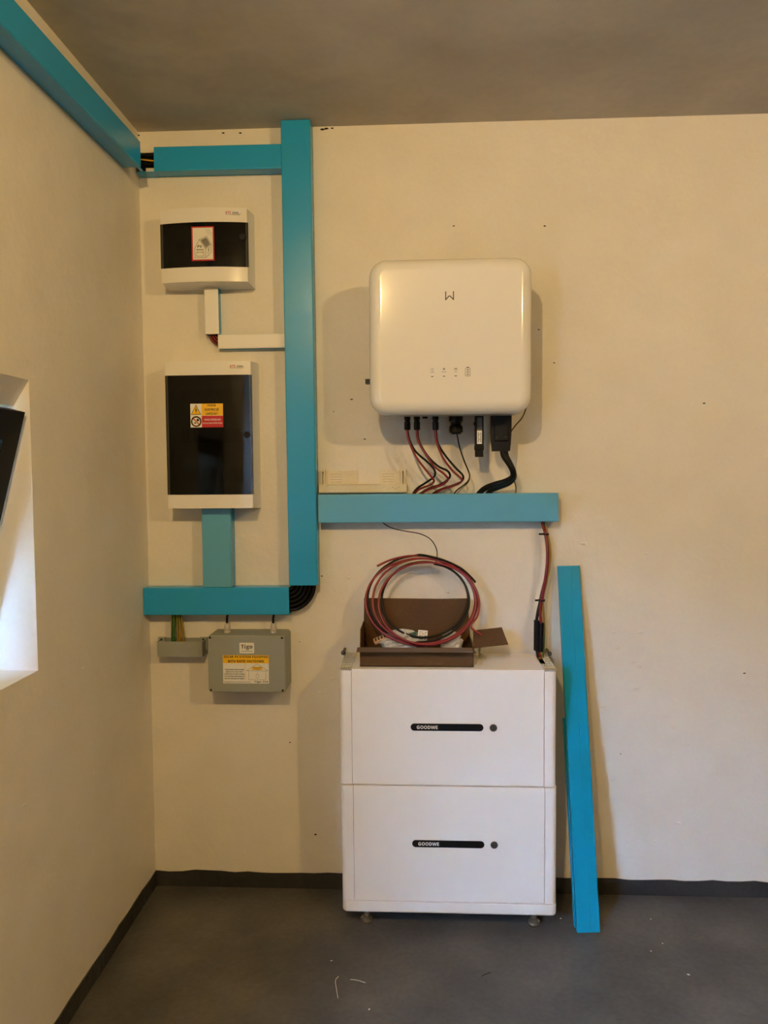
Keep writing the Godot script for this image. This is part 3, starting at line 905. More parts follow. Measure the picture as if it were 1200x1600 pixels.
func build_inverter() -> void:
	var o := thing("inverter", "large glossy white wall inverter with rounded corners and a row of indicator icons", "inverter")
	var st := new_st()
	rbox(st, Vector2(1.0735, 1.9355), 0.511, 0.487, 0.150, 0.270, 0.056, 0.040, 0.010, 8)
	obj("front_cover", st, M.white_gloss, o)
	st = new_st()
	rbox(st, Vector2(1.0735, 1.945), 0.455, 0.425, 0.03, 0.150, 0.03, 0.0, 0.004)
	obj("rear_body", st, M.black_soft, o)
	st = new_st()
	rbox(st, Vector2(1.0735, 1.98), 0.30, 0.12, 0.0, 0.03, 0.004, 0.0)
	obj("wall_bracket", st, M.steel_dark, o)
	# folded W mark
	st = new_st()
	var c := Vector2(1.0715, 2.057)
	inks(st, [c + Vector2(-0.012, 0.013), c + Vector2(-0.012, -0.011), c + Vector2(-0.0015, 0.0)], 0.0032, 0.2701)
	inks(st, [c + Vector2(0.0015, 0.0), c + Vector2(0.012, -0.011), c + Vector2(0.012, 0.013)], 0.0032, 0.2701)
	obj("maker_mark", st, M.ink_grey, o)
	st = new_st()
	var z := 0.2701
	# power
	var p := Vector2(1.0165, 1.831)
	inks(st, circle(p, 0.0036, 20).slice(7, 24) + circle(p, 0.0036, 20).slice(0, 4), 0.0008, z)
	ink(st, p + Vector2(0, 0.001), p + Vector2(0, 0.0042), 0.0008, z)
	# sun
	p = Vector2(1.0535, 1.832)
	prism(st, PackedVector2Array(circle(p, 0.0022, 14)), z, z + 0.0003)
	for k in 8: ink(st, p + Vector2.from_angle(k * PI / 4) * 0.0032, p + Vector2.from_angle(k * PI / 4) * 0.0044, 0.0007, z)
	# radio waves
	p = Vector2(1.0900, 1.832)
	prism(st, PackedVector2Array(circle(p, 0.0014, 12)), z, z + 0.0003)
	for r in [0.0028, 0.0044]:
		inks(st, circle(p, r, 24).slice(21, 24) + circle(p, r, 24).slice(0, 4), 0.0008, z)
		inks(st, circle(p, r, 24).slice(9, 16), 0.0008, z)
	ink(st, p, p + Vector2(0, -0.004), 0.0008, z)
	for q in [[1.0165, 1.8175], [1.0535, 1.818], [1.0900, 1.8185]]:
		patch(st, q[0] - 0.0035, q[1] - 0.0088 - 0.001, q[0] + 0.0035, q[1] - 0.0068 - 0.0005, z)
	# battery gauge
	var bt := Vector2(1.1275, 1.822)
	inks(st, [bt + Vector2(-0.006, -0.013), bt + Vector2(0.006, -0.013), bt + Vector2(0.0075, -0.011), bt + Vector2(0.0075, 0.010), bt + Vector2(0.006, 0.0125), bt + Vector2(-0.006, 0.0125), bt + Vector2(-0.0075, 0.010), bt + Vector2(-0.0075, -0.011)], 0.0011, z, true)
	patch(st, bt.x - 0.003, bt.y + 0.013, bt.x + 0.003, bt.y + 0.0155, z)
	for k in 4: patch(st, bt.x - 0.0038, bt.y - 0.0095 + k * 0.0052, bt.x + 0.0038, bt.y - 0.0075 + k * 0.0052, z)
	obj("printed_icons", st, M.ink_grey, o)
	text(o, "SYSTEM", Vector3(1.0165, 1.8225, z + 0.0001), 0.012, 0.0024, M.ink_grey)
	text(o, "BACK-UP", Vector3(1.0535, 1.8230, z + 0.0001), 0.014, 0.0024, M.ink_grey)
	text(o, "COM", Vector3(1.0900, 1.8232, z + 0.0001), 0.007, 0.0024, M.ink_grey)
	# rotary switch on the left flank
	st = new_st()
	X = Transform3D(Basis(Vector3.FORWARD, -PI / 2), Vector3(0.846, 1.815, 0.10))
	lathe(st, [Vector2(0.018, 0), Vector2(0.018, 0.022), Vector2(0.014, 0.026), Vector2(0, 0.026)], 20)
	bx(st, Vector3(-0.008, 0.024, -0.018), Vector3(0.007, 0.051, 0.018))
	X = Transform3D.IDENTITY
	obj("switch_knob", st, M.black, o)

func build_inverter_cables() -> void:
	var st: SurfaceTool
	var which := ["nearest the riser", "in the middle", "beside the ribbed gland"]
	# three pairs of solar leads, red in front of black
	var reds := [
		[Vector3(0.9340, 1.6866, 0.1180), Vector3(0.9338, 1.6504, 0.1180), Vector3(0.9379, 1.6205, 0.1180), Vector3(0.9591, 1.5690, 0.1180), Vector3(0.9889, 1.5260, 0.1180), Vector3(1.0166, 1.4915, 0.1180), Vector3(1.0232, 1.4783, 0.1000), Vector3(1.0083, 1.4650, 0.0800), Vector3(0.9755, 1.4517, 0.0600), Vector3(0.9576, 1.4358, 0.0400), Vector3(0.9394, 1.4062, 0.0200)],
		[Vector3(0.9661, 1.6863, 0.1180), Vector3(0.9659, 1.6501, 0.1180), Vector3(0.9700, 1.6159, 0.1180), Vector3(0.9934, 1.5730, 0.1180), Vector3(1.0232, 1.5300, 0.1180), Vector3(1.0530, 1.5063, 0.1180), Vector3(1.0679, 1.4912, 0.1180), Vector3(1.0685, 1.4802, 0.1000), Vector3(1.0496, 1.4648, 0.0800), Vector3(1.0084, 1.4515, 0.0600), Vector3(0.9842, 1.4356, 0.0400), Vector3(0.9573, 1.4061, 0.0200)],
		[Vector3(1.0280, 1.6857, 0.1180), Vector3(1.0279, 1.6495, 0.1180), Vector3(1.0320, 1.6111, 0.1180), Vector3(1.0532, 1.5576, 0.1180), Vector3(1.0830, 1.5167, 0.1180), Vector3(1.1085, 1.4930, 0.1180), Vector3(1.1170, 1.4823, 0.1180), Vector3(1.1093, 1.4713, 0.1000), Vector3(1.0843, 1.4602, 0.0800), Vector3(1.0500, 1.4490, 0.0600), Vector3(1.0262, 1.4332, 0.0400), Vector3(0.9974, 1.4059, 0.0200)]]
	var blacks := [
		[Vector3(0.9358, 1.6879, 0.0980), Vector3(0.9356, 1.6514, 0.0980), Vector3(0.9419, 1.6169, 0.0980), Vector3(0.9633, 1.5780, 0.0980), Vector3(1.0019, 1.5432, 0.0980), Vector3(1.0234, 1.5193, 0.0980), Vector3(1.0277, 1.5020, 0.0980), Vector3(1.0192, 1.4889, 0.0800), Vector3(0.9931, 1.4713, 0.0600), Vector3(0.9666, 1.4535, 0.0450), Vector3(0.9531, 1.4355, 0.0300), Vector3(0.9394, 1.4060, 0.0150)],
		[Vector3(0.9681, 1.6876, 0.0980), Vector3(0.9679, 1.6511, 0.0980), Vector3(0.9742, 1.6123, 0.0980), Vector3(1.0020, 1.5647, 0.0980), Vector3(1.0364, 1.5300, 0.0980), Vector3(1.0665, 1.5147, 0.0980), Vector3(1.0772, 1.5017, 0.0980), Vector3(1.0735, 1.4864, 0.0800), Vector3(1.0457, 1.4666, 0.0600), Vector3(1.0063, 1.4533, 0.0450), Vector3(0.9797, 1.4353, 0.0300), Vector3(0.9572, 1.4059, 0.0150)],
		[Vector3(1.0305, 1.6869, 0.0980), Vector3(1.0303, 1.6505, 0.0980), Vector3(1.0366, 1.6075, 0.0980), Vector3(1.0623, 1.5643, 0.0980), Vector3(1.0966, 1.5231, 0.0980), Vector3(1.1181, 1.5014, 0.0980), Vector3(1.1224, 1.4884, 0.0980), Vector3(1.1146, 1.4753, 0.0800), Vector3(1.0850, 1.4620, 0.0600), Vector3(1.0504, 1.4508, 0.0450), Vector3(1.0219, 1.4351, 0.0300), Vector3(0.9974, 1.4057, 0.0150)]]
	for k in 3:
		for s in [[reds[k], "red", M.red], [blacks[k], "black", M.black]]:
			var o := thing("solar_lead", "%s solar lead below the inverter, %s of three pairs" % [s[1], which[k]], "cable", "solar leads below the inverter")
			st = new_st()
			tube(st, s[0], 0.0036)
			obj("wire", st, s[2], o)
			st = new_st()
			var q: Vector3 = s[0][1]
			X = Transform3D(Basis.IDENTITY, Vector3(q.x, q.y, q.z))
			lathe(st, [Vector2(0, 0), Vector2(0.0085, 0), Vector2(0.0095, 0.006), Vector2(0.0095, 0.026), Vector2(0.0080, 0.028), Vector2(0.0080, 0.034), Vector2(0.0098, 0.036), Vector2(0.0098, 0.080), Vector2(0, 0.080)], 12)
			X = Transform3D.IDENTITY
			obj("plug", st, M.black, o)
	# blanked socket between the pairs
	st = new_st()
	X = Transform3D(Basis.IDENTITY, Vector3(0.9939, 1.6887, 0.1100))
	lathe(st, [Vector2(0, 0), Vector2(0.009, 0), Vector2(0.009, 0.006), Vector2(0.006, 0.008), Vector2(0.006, 0.05), Vector2(0, 0.05)], 12)
	X = Transform3D.IDENTITY
	single("socket_cap", st, M.black, "short black blanking cap between solar plugs under the inverter", "cap")
	# ribbed gland with a thin lead
	var o := thing("data_lead", "thin black lead hanging from a ribbed black gland under the inverter", "cable")
	st = new_st()
	X = Transform3D(Basis.IDENTITY, Vector3(1.0974, 1.6354, 0.1100))
	lathe(st, [Vector2(0, 0), Vector2(0.015, 0), Vector2(0.0205, 0.006), Vector2(0.0215, 0.026), Vector2(0.017, 0.031), Vector2(0.0175, 0.037), Vector2(0.0235, 0.044), Vector2(0.0245, 0.08), Vector2(0, 0.08)], 20)
	for k in 12:
		var a := TAU * k / 12
		bx(st, Vector3(0.0205 * cos(a) - 0.002, 0.006, 0.0205 * sin(a) - 0.002), Vector3(0.0205 * cos(a) + 0.002, 0.025, 0.0205 * sin(a) + 0.002))
	X = Transform3D.IDENTITY
	obj("gland", st, M.black, o)
	st = new_st()
	tube(st, [Vector3(1.1006, 1.6407, 0.1100), Vector3(1.1027, 1.6236, 0.1100), Vector3(1.1112, 1.5850, 0.1100), Vector3(1.1261, 1.5421, 0.1100), Vector3(1.1389, 1.5120, 0.1100), Vector3(1.1431, 1.4949, 0.1100), Vector3(1.1379, 1.4774, 0.0900), Vector3(1.1194, 1.4598, 0.0700), Vector3(1.1029, 1.4463, 0.0500), Vector3(1.0905, 1.4280, 0.0300), Vector3(1.0819, 1.4010, 0.0200)], 0.0022)
	obj("wire", st, M.black_soft, o)
	st = new_st()
	tube(st, [Vector3(1.1407, 1.5078, 0.1150), Vector3(1.1428, 1.4906, 0.1150), Vector3(1.1376, 1.4732, 0.0950), Vector3(1.1214, 1.4555, 0.0750), Vector3(1.1071, 1.4420, 0.0550), Vector3(1.0971, 1.4236, 0.0300)], 0.0014)
	obj("tail", st, M.brown_wire, o)
	# dongle
	o = thing("communication_dongle", "slim black dongle with a small white label hanging under the inverter", "dongle")
	st = new_st()
	var d := Vector3(1.1734, 1.5587, 0.1200)
	X = Transform3D(Basis.IDENTITY, Vector3(d.x, d.y, d.z))
	rbox(st, Vector2(0, 0.087), 0.029, 0.102, -0.014, 0.014, 0.003, 0.003, 0.003)
	rbox(st, Vector2(0, 0.031), 0.031, 0.020, -0.015, 0.015, 0.005, 0.003, 0.003)
	rbox(st, Vector2(0, 0.014), 0.027, 0.028, -0.013, 0.013, 0.002, 0.003, 0.003)
	bx(st, Vector3(-0.018, 0.105, -0.006), Vector3(-0.012, 0.116, 0.006))
	obj("body", st, M.black, o)
	st = new_st()
	bx(st, Vector3(-0.0075, 0.043, 0.0141), Vector3(0.0085, 0.087, 0.0145))
	var lab := obj("label", st, M.paper, o)
	st = new_st()
	bx(st, Vector3(-0.0075, 0.087, 0.0141), Vector3(0.0085, 0.130, 0.0144))
	obj("clear_strip", st, M.ink_grey, o)
	st = new_st()
	for k in 7: patch(st, -0.005, 0.047 + k * 0.0053, -0.002 + 0.0015 * (k % 3), 0.0495 + k * 0.0053, 0.0146)
	for k in 6: patch(st, 0.0025, 0.050 + k * 0.0053, 0.0065, 0.0525 + k * 0.0053, 0.0146)
	obj("small_print", st, M.ink, lab)
	X = Transform3D.IDENTITY
	# mains plug
	o = thing("mains_plug", "bulky black mains plug under the inverter with two thick black cables", "plug")
	st = new_st()
	d = Vector3(1.2455, 1.5773, 0.1200)
	X = Transform3D(Basis.IDENTITY, Vector3(d.x, d.y, d.z))
	prism(st, PackedVector2Array([Vector2(-0.028, 0), Vector2(0.028, 0), Vector2(0.031, 0.03), Vector2(0.033, 0.065), Vector2(0.033, 0.14), Vector2(-0.033, 0.14), Vector2(-0.033, 0.065), Vector2(-0.031, 0.03)]), -0.024, 0.024)
	rbox(st, Vector2(0, 0.075), 0.046, 0.085, 0.024, 0.030, 0.004, 0.003)
	obj("housing", st, M.black, o)
	for x in [-0.014, 0.013]:
		st = new_st()
		X = Transform3D(Basis(Vector3.RIGHT, PI / 2), Vector3(d.x + x, d.y + 0.046, d.z + 0.030))
		lathe(st, [Vector2(0.0035, -0.002), Vector2(0.0035, 0.001), Vector2(0.002, 0.002), Vector2(0, 0.002)], 12)
		obj("screw", st, M.steel_dark, o)
	X = Transform3D.IDENTITY
	st = new_st()
	tube(st, [Vector3(1.2498, 1.5876, 0.1300), Vector3(1.2540, 1.5622, 0.1300), Vector3(1.2709, 1.5366, 0.1300), Vector3(1.2836, 1.5132, 0.1300), Vector3(1.2848, 1.4919, 0.1200), Vector3(1.2637, 1.4768, 0.1000), Vector3(1.2287, 1.4659, 0.0850), Vector3(1.1980, 1.4527, 0.0650), Vector3(1.1777, 1.4325, 0.0450), Vector3(1.1611, 1.4010, 0.0300)], 0.0098, 14)
	obj("cable", st, M.black, o)
	st = new_st()
	tube(st, [Vector3(1.2603, 1.5880, 0.1100), Vector3(1.2646, 1.5624, 0.1100), Vector3(1.2774, 1.5367, 0.1100), Vector3(1.2881, 1.5131, 0.1100), Vector3(1.2914, 1.4895, 0.1000), Vector3(1.2766, 1.4699, 0.0800), Vector3(1.2457, 1.4567, 0.0650), Vector3(1.2210, 1.4456, 0.0500), Vector3(1.2066, 1.4299, 0.0400), Vector3(1.1883, 1.4005, 0.0200)], 0.0088, 14)
	obj("cable", st, M.black, o)
	# earth wire round the corner of the inverter
	st = new_st()
	tube(st, [Vector3(1.2751, 1.6305, 0.1100), Vector3(1.2836, 1.6474, 0.1100), Vector3(1.2962, 1.6643, 0.1100), Vector3(1.3131, 1.6832, 0.1100), Vector3(1.3236, 1.7022, 0.1100), Vector3(1.3320, 1.7317, 0.1100), Vector3(1.3324, 1.7696, 0.0900)], 0.0022)
	single("earth_wire", st, M.brown_wire, "thin dark wire looping from the mains plug up behind the inverter corner", "wire")
	st = new_st()
	tube(st, [Vector3(1.2949, 1.5022, 0.0700), Vector3(1.2971, 1.4761, 0.0700), Vector3(1.3032, 1.4583, 0.0550), Vector3(1.3051, 1.4360, 0.0400), Vector3(1.3041, 1.4025, 0.0300)], 0.0022, 10, [GREEN, YELLOW])
	single("earth_wire", st, M.earth_wire, "thin green-yellow wire dropping beside the thick mains cables into the trunking", "wire")

func module(label: String, y0: float, y1: float, top: bool) -> Node3D:
	var o := thing("battery_module", label, "battery", "stacked battery modules")
	var x0 := 0.710
	var x1 := 1.413
	var s0 := 0.7495
	var s1 := 1.3745
	var zf := 0.240
	var st := new_st()
	# core, set back so that the joints are real gaps
	bx(st, Vector3(x0 + 0.006, y0 + 0.002, 0.020), Vector3(x1 - 0.006, y1 - (0.014 if top else 0.002), zf - 0.006))
	obj("casing", st, M.grey_dark, o)
	# centre front with the top plate of the upper module
	st = new_st()
	rbox(st, Vector2((s0 + s1) / 2, (y0 + y1) / 2), s1 - s0 - 0.0022, y1 - y0 - 0.0024, 0.020, zf, 0.0016, 0.0018)
	var front := obj("front_panel", st, M.white_metal, o)
	# end covers with a rounded outer edge
	for s in [[x0, s0, -1.0], [s1, x1, 1.0]]:
		st = new_st()
		var r := 0.016
		var outer: float = x0 if s[2] < 0 else x1
		var inner: float = s0 if s[2] < 0 else s1
		var poly := [Vector2(inner, -0.020), Vector2(inner, -zf)]
		for i in 7:
			var a := i / 6.0 * PI / 2
			poly.append(Vector2(outer - s[2] * (r - r * sin(a)), -zf + r - r * cos(a)))
		poly.append(Vector2(outer, -0.020))
		X = Transform3D(Basis(Vector3(1, 0, 0), Vector3(0, 0, -1), Vector3(0, 1, 0)), Vector3.ZERO)
		prism(st, PackedVector2Array(poly), y0 + 0.0012, y1 - (0.006 if top else 0.0012))
		X = Transform3D.IDENTITY
		var cover := obj("end_cover", st, M.white_metal, o)
		if top:
			# grille on top: bars over a dark slot bed
			st = new_st()
			bx(st, Vector3(minf(inner, outer) + 0.003, y1 - 0.0058, 0.03), Vector3(maxf(inner, outer) - 0.003, y1 - 0.0045, zf - 0.01))
			obj("slot_bed", st, M.hole, cover)
			st = new_st()
			var a0 := minf(inner, outer) + 0.001
			var a1 := maxf(inner, outer) - 0.001
			for k in 7:
				var zz := 0.024 + k * (zf - 0.034) / 6.0
				var stop := a1
				var from := a0
				if s[2] > 0 and k in [1, 2, 3, 4]: from = a0 + 0.018
				bx(st, Vector3(from, y1 - 0.0045, zz - 0.006), Vector3(stop, y1, zz + 0.006))
			for k in 7:
				var xx := lerpf(a0, a1, k / 6.0)
				var z_from := 0.02
				if s[2] > 0 and k < 3: z_from = 0.160
				bx(st, Vector3(xx - 0.0016, y1 - 0.0045, z_from), Vector3(xx + 0.0016, y1, zf - 0.004))
			obj("vent_grille", st, M.white_metal, cover)
	# name plate and start button
	var cy := (y0 + y1) / 2 + 0.0015
	st = new_st()
	rbox(st, Vector2(1.0605, cy), 0.236, 0.024, zf - 0.002, zf + 0.0012, 0.012, 0.0008, 0.0, 8)
	var plate := obj("name_plate", st, M.black, o)
	text(plate, "GOODWE", Vector3(0.9965, cy, zf + 0.0015), 0.068, 0.011, M.ink_white, true)
	st = new_st()
	X = Transform3D(Basis(Vector3.RIGHT, PI / 2), Vector3(1.2105, cy, zf))
	lathe(st, [Vector2(0.012, -0.002), Vector2(0.012, 0.002), Vector2(0.0105, 0.0032), Vector2(0.0085, 0.0032), Vector2(0.0078, 0.0016), Vector2(0, 0.0016)], 24)
	X = Transform3D.IDENTITY
	var button := obj("start_button", st, M.steel_dark, o)
	st = new_st()
	inks(st, circle(Vector2(1.2105, cy), 0.0035, 16).slice(5, 16) + circle(Vector2(1.2105, cy), 0.0035, 16).slice(0, 4), 0.0009, zf + 0.0017)
	ink(st, Vector2(1.2105, cy + 0.001), Vector2(1.2105, cy + 0.0045), 0.0009, zf + 0.0017)
	obj("power_symbol", st, M.steel, button)
	return o

func build_battery() -> void:
	var st := new_st()
	var up := module("upper white battery module with vent grilles, carrying the cardboard box", 0.4865, 0.8725, true)
	module("lower white battery module resting on the footed plinth", 0.0955, 0.4855, false).position.x = 0.003
	for x in [0.722, 1.405]:
		st = new_st()
		X = Transform3D(Basis(Vector3.RIGHT, PI / 2), Vector3(x - (0.016 if x < 1 else -0.014), 0.882, 0.06))
		lathe(st, [Vector2(0, -0.058), Vector2(0.005, -0.058), Vector2(0.005, 0.0), Vector2(0.0075, 0.0), Vector2(0.0082, 0.004), Vector2(0.006, 0.008), Vector2(0, 0.0095)], 16)
		X = Transform3D.IDENTITY
		obj("wall_screw", st, M.steel_dark, up)
	st = new_st()
	bx(st, Vector3(1.379, 0.867, 0.06), Vector3(1.396, 0.874, 0.085))
	bx(st, Vector3(1.376, 0.866, 0.05), Vector3(1.394, 0.868, 0.15))
	obj("earth_lug", st, M.lug, up)
	var o := thing("battery_plinth", "low white plinth on steel levelling feet under the batteries", "plinth")
	o.position.x = 0.0035
	st = new_st()
	X = Transform3D(Basis(Vector3(1, 0, 0), Vector3(0, 0, -1), Vector3(0, 1, 0)), Vector3.ZERO)
	rbox(st, Vector2(1.0615, -0.1305), 0.704, 0.221, 0.055, 0.0945, 0.018, 0.002, 0.008, 6)
	X = Transform3D.IDENTITY
	obj("tray", st, M.white_metal, o)
	for p in [Vector2(0.788, 0.200), Vector2(1.344, 0.198), Vector2(0.788, 0.06), Vector2(1.344, 0.06)]:
		st = new_st()
		X = Transform3D(Basis.IDENTITY, Vector3(p.x, 0.0, p.y))
		lathe(st, [Vector2(0, 0), Vector2(0.016, 0), Vector2(0.021, 0.004), Vector2(0.0225, 0.010), Vector2(0.021, 0.017), Vector2(0.014, 0.022), Vector2(0.0085, 0.024), Vector2(0.0085, 0.029), Vector2(0.0105, 0.029), Vector2(0.0105, 0.037), Vector2(0.0075, 0.039), Vector2(0.0075, 0.056), Vector2(0, 0.056)], 20)
		for k in 3: lathe(st, [Vector2(0.0075, 0.042 + k * 0.004), Vector2(0.009, 0.044 + k * 0.004), Vector2(0.0075, 0.046 + k * 0.004)], 14)
		X = Transform3D.IDENTITY
		obj("levelling_foot", st, M.steel, o)

func build_carton() -> void:
	var st: SurfaceTool
	var y := 0.8727
	var o := thing("cardboard_box", "open brown cardboard box on the upper battery with its flaps folded out", "box")
	var t := 0.003
	var x0 := 0.7765
	var x1 := 1.1490
	var z0 := 0.062
	var z1 := 0.212
	var h := 0.063
	st = new_st()
	bx(st, Vector3(x0, y, z0), Vector3(x1, y + t, z1))
	obj("bottom", st, M.card, o)
	st = new_st()
	bx(st, Vector3(x0, y, z1 - t), Vector3(x1, y + h, z1))
	obj("front_side", st, M.card, o)
	st = new_st()
	bx(st, Vector3(x0, y, z0), Vector3(x1, y + h, z0 + t))
	obj("back_side", st, M.card, o)
	st = new_st()
	bx(st, Vector3(x0, y, z0 + t), Vector3(x0 + t, y + h, z1 - t))
	obj("end_side", st, M.card, o)
	st = new_st()
	bx(st, Vector3(x1 - t, y, z0 + t), Vector3(x1, y + h, z1 - t))
	obj("end_side", st, M.card, o)
	# flaps
	st = new_st()
	X = Transform3D(Basis(Vector3.RIGHT, -0.06), Vector3(0, y + h, z0))
	prism(st, PackedVector2Array([Vector2(x0 + 0.001, 0), Vector2(x1 - 0.002, 0), Vector2(x1 - 0.010, 0.137), Vector2(x1 - 0.10, 0.1355), Vector2(x0 + 0.004, 0.138)]), 0, t)
	obj("back_flap", st, M.card, o)
	st = new_st()
	X = Transform3D(Basis(Vector3.FORWARD, 0.02), Vector3(x0, y + h, 0))
	X = X * Transform3D(Basis(Vector3.UP, -PI / 2), Vector3.ZERO)
	prism(st, PackedVector2Array([Vector2(z0 + 0.002, 0), Vector2(z1 - 0.002, 0), Vector2(z1 - 0.012, 0.058), Vector2(z0 + 0.01, 0.060)]), -t, 0)
	obj("end_flap", st, M.card, o)
	st = new_st()
	X = Transform3D.IDENTITY
	sheet(st, [Vector3(1.1482, 0.9354, 0.2060), Vector3(1.2643, 0.9426, 0.1800), Vector3(1.2514, 0.9815, 0.1000), Vector3(1.1553, 0.9661, 0.0800)], t)
	obj("end_flap", st, M.card, o)
	st = new_st()
	X = Transform3D(Basis(Vector3.RIGHT, 0.14), Vector3(0, y + h, z1))
	bx(st, Vector3(x0 - 0.008, -t, -0.002), Vector3(x1 - 0.004, 0, 0.034))
	obj("front_flap", st, M.card_edge, o)
	X = Transform3D.IDENTITY
	# crumpled bags
	var crumple := func(c: Vector3, r: Vector3, seed_: int, label: String) -> void:
		var n := FastNoiseLite.new()
		n.seed = seed_
		n.frequency = 2.2
		n.noise_type = FastNoiseLite.TYPE_CELLULAR
		n.cellular_return_type = FastNoiseLite.RETURN_DISTANCE
		var s := new_st()
		var rows := 14
		var cols := 22
		var grid := []
		for i in rows + 1:
			var row := []
			for j in cols:
				var th: float = PI * i / rows; var ph: float = TAU * j / cols
				var d := Vector3(sin(th) * cos(ph), cos(th), sin(th) * sin(ph))
				var k: float = 0.72 + 0.75 * (n.get_noise_3dv(d) + 0.5)
				row.append(c + Vector3(d.x * r.x, maxf(d.y, -0.55) * r.y, d.z * r.z) * k)
			grid.append(row)
		for i in rows:
			for j in cols:
				var a: Vector3 = grid[i][j]; var b: Vector3 = grid[i][(j + 1) % cols]; var e: Vector3 = grid[i + 1][(j + 1) % cols]; var f: Vector3 = grid[i + 1][j]
				for q in [[a, b, e], [a, e, f]]:
					var nn: Vector3 = (q[1] - q[0]).cross(q[2] - q[0])
					if nn.length() < 1e-12: continue
					nn = nn.normalized()
					if nn.dot(q[0] - c) < 0: nn = -nn
					tri(s, q[0], q[1], q[2], nn, nn, nn)
		single("plastic_bag", s, M.bag, label, "bag", "bags in the cardboard box")
	crumple.call(Vector3(0.905, 0.935, 0.128), Vector3(0.095, 0.058, 0.048), 4, "large crumpled clear plastic bag inside the cardboard box")
	crumple.call(Vector3(1.080, 0.932, 0.125), Vector3(0.052, 0.056, 0.045), 9, "small crumpled clear plastic bag at the flap end of the box")
	# things in the bags
	st = new_st()
	X = Transform3D(Basis(Vector3.FORWARD, -0.42) * Basis(Vector3.RIGHT, -0.9), Vector3(0.842, 0.948, 0.138))
	rbox(st, Vector2.ZERO, 0.050, 0.018, -0.006, 0.006, 0.002, 0.001, 0.001)
	X = Transform3D.IDENTITY
	var term := single("terminal_block", st, M.terminal, "small cream terminal block lying in the cardboard box", "terminal")
	st = new_st()
	X = Transform3D(Basis(Vector3.FORWARD, -0.42) * Basis(Vector3.RIGHT, -0.9), Vector3(0.842, 0.948, 0.138))
	for k in 4: bx(st, Vector3(-0.020 + k * 0.011, -0.006, 0.006), Vector3(-0.013 + k * 0.011, 0.006, 0.0075))
	X = Transform3D.IDENTITY
	obj("contact_window", st, M.ink_grey, term)
	st = new_st()
	X = Transform3D(Basis(Vector3.FORWARD, -0.3) * Basis(Vector3.RIGHT, -1.0), Vector3(0.925, 0.957, 0.140))
	bx(st, Vector3(-0.04, -0.007, -0.002), Vector3(0.04, 0.007, 0.002))
	X = Transform3D.IDENTITY
	single("circuit_strip", st, M.board, "narrow dark green strip in the bag inside the cardboard box", "strip")
	o = thing("leaflet", "small printed white leaflet standing in the cardboard box", "leaflet")
	o.transform = Transform3D(Basis(Vector3.RIGHT, -0.5) * Basis(Vector3.FORWARD, 0.08), Vector3(0.982, 0.950, 0.135))
	st = new_st()
	bx(st, Vector3(-0.016, -0.028, 0), Vector3(0.016, 0.028, 0.0008))
	obj("sheet", st, M.paper, o)
	st = new_st()
	for k in 8:
		for j in 3: patch(st, -0.012 + j * 0.009, -0.022 + k * 0.006, -0.012 + j * 0.009 + 0.004 + 0.003 * ((k + j) % 2), -0.020 + k * 0.006, 0.0008)
	obj("small_print", st, M.ink_grey, o)

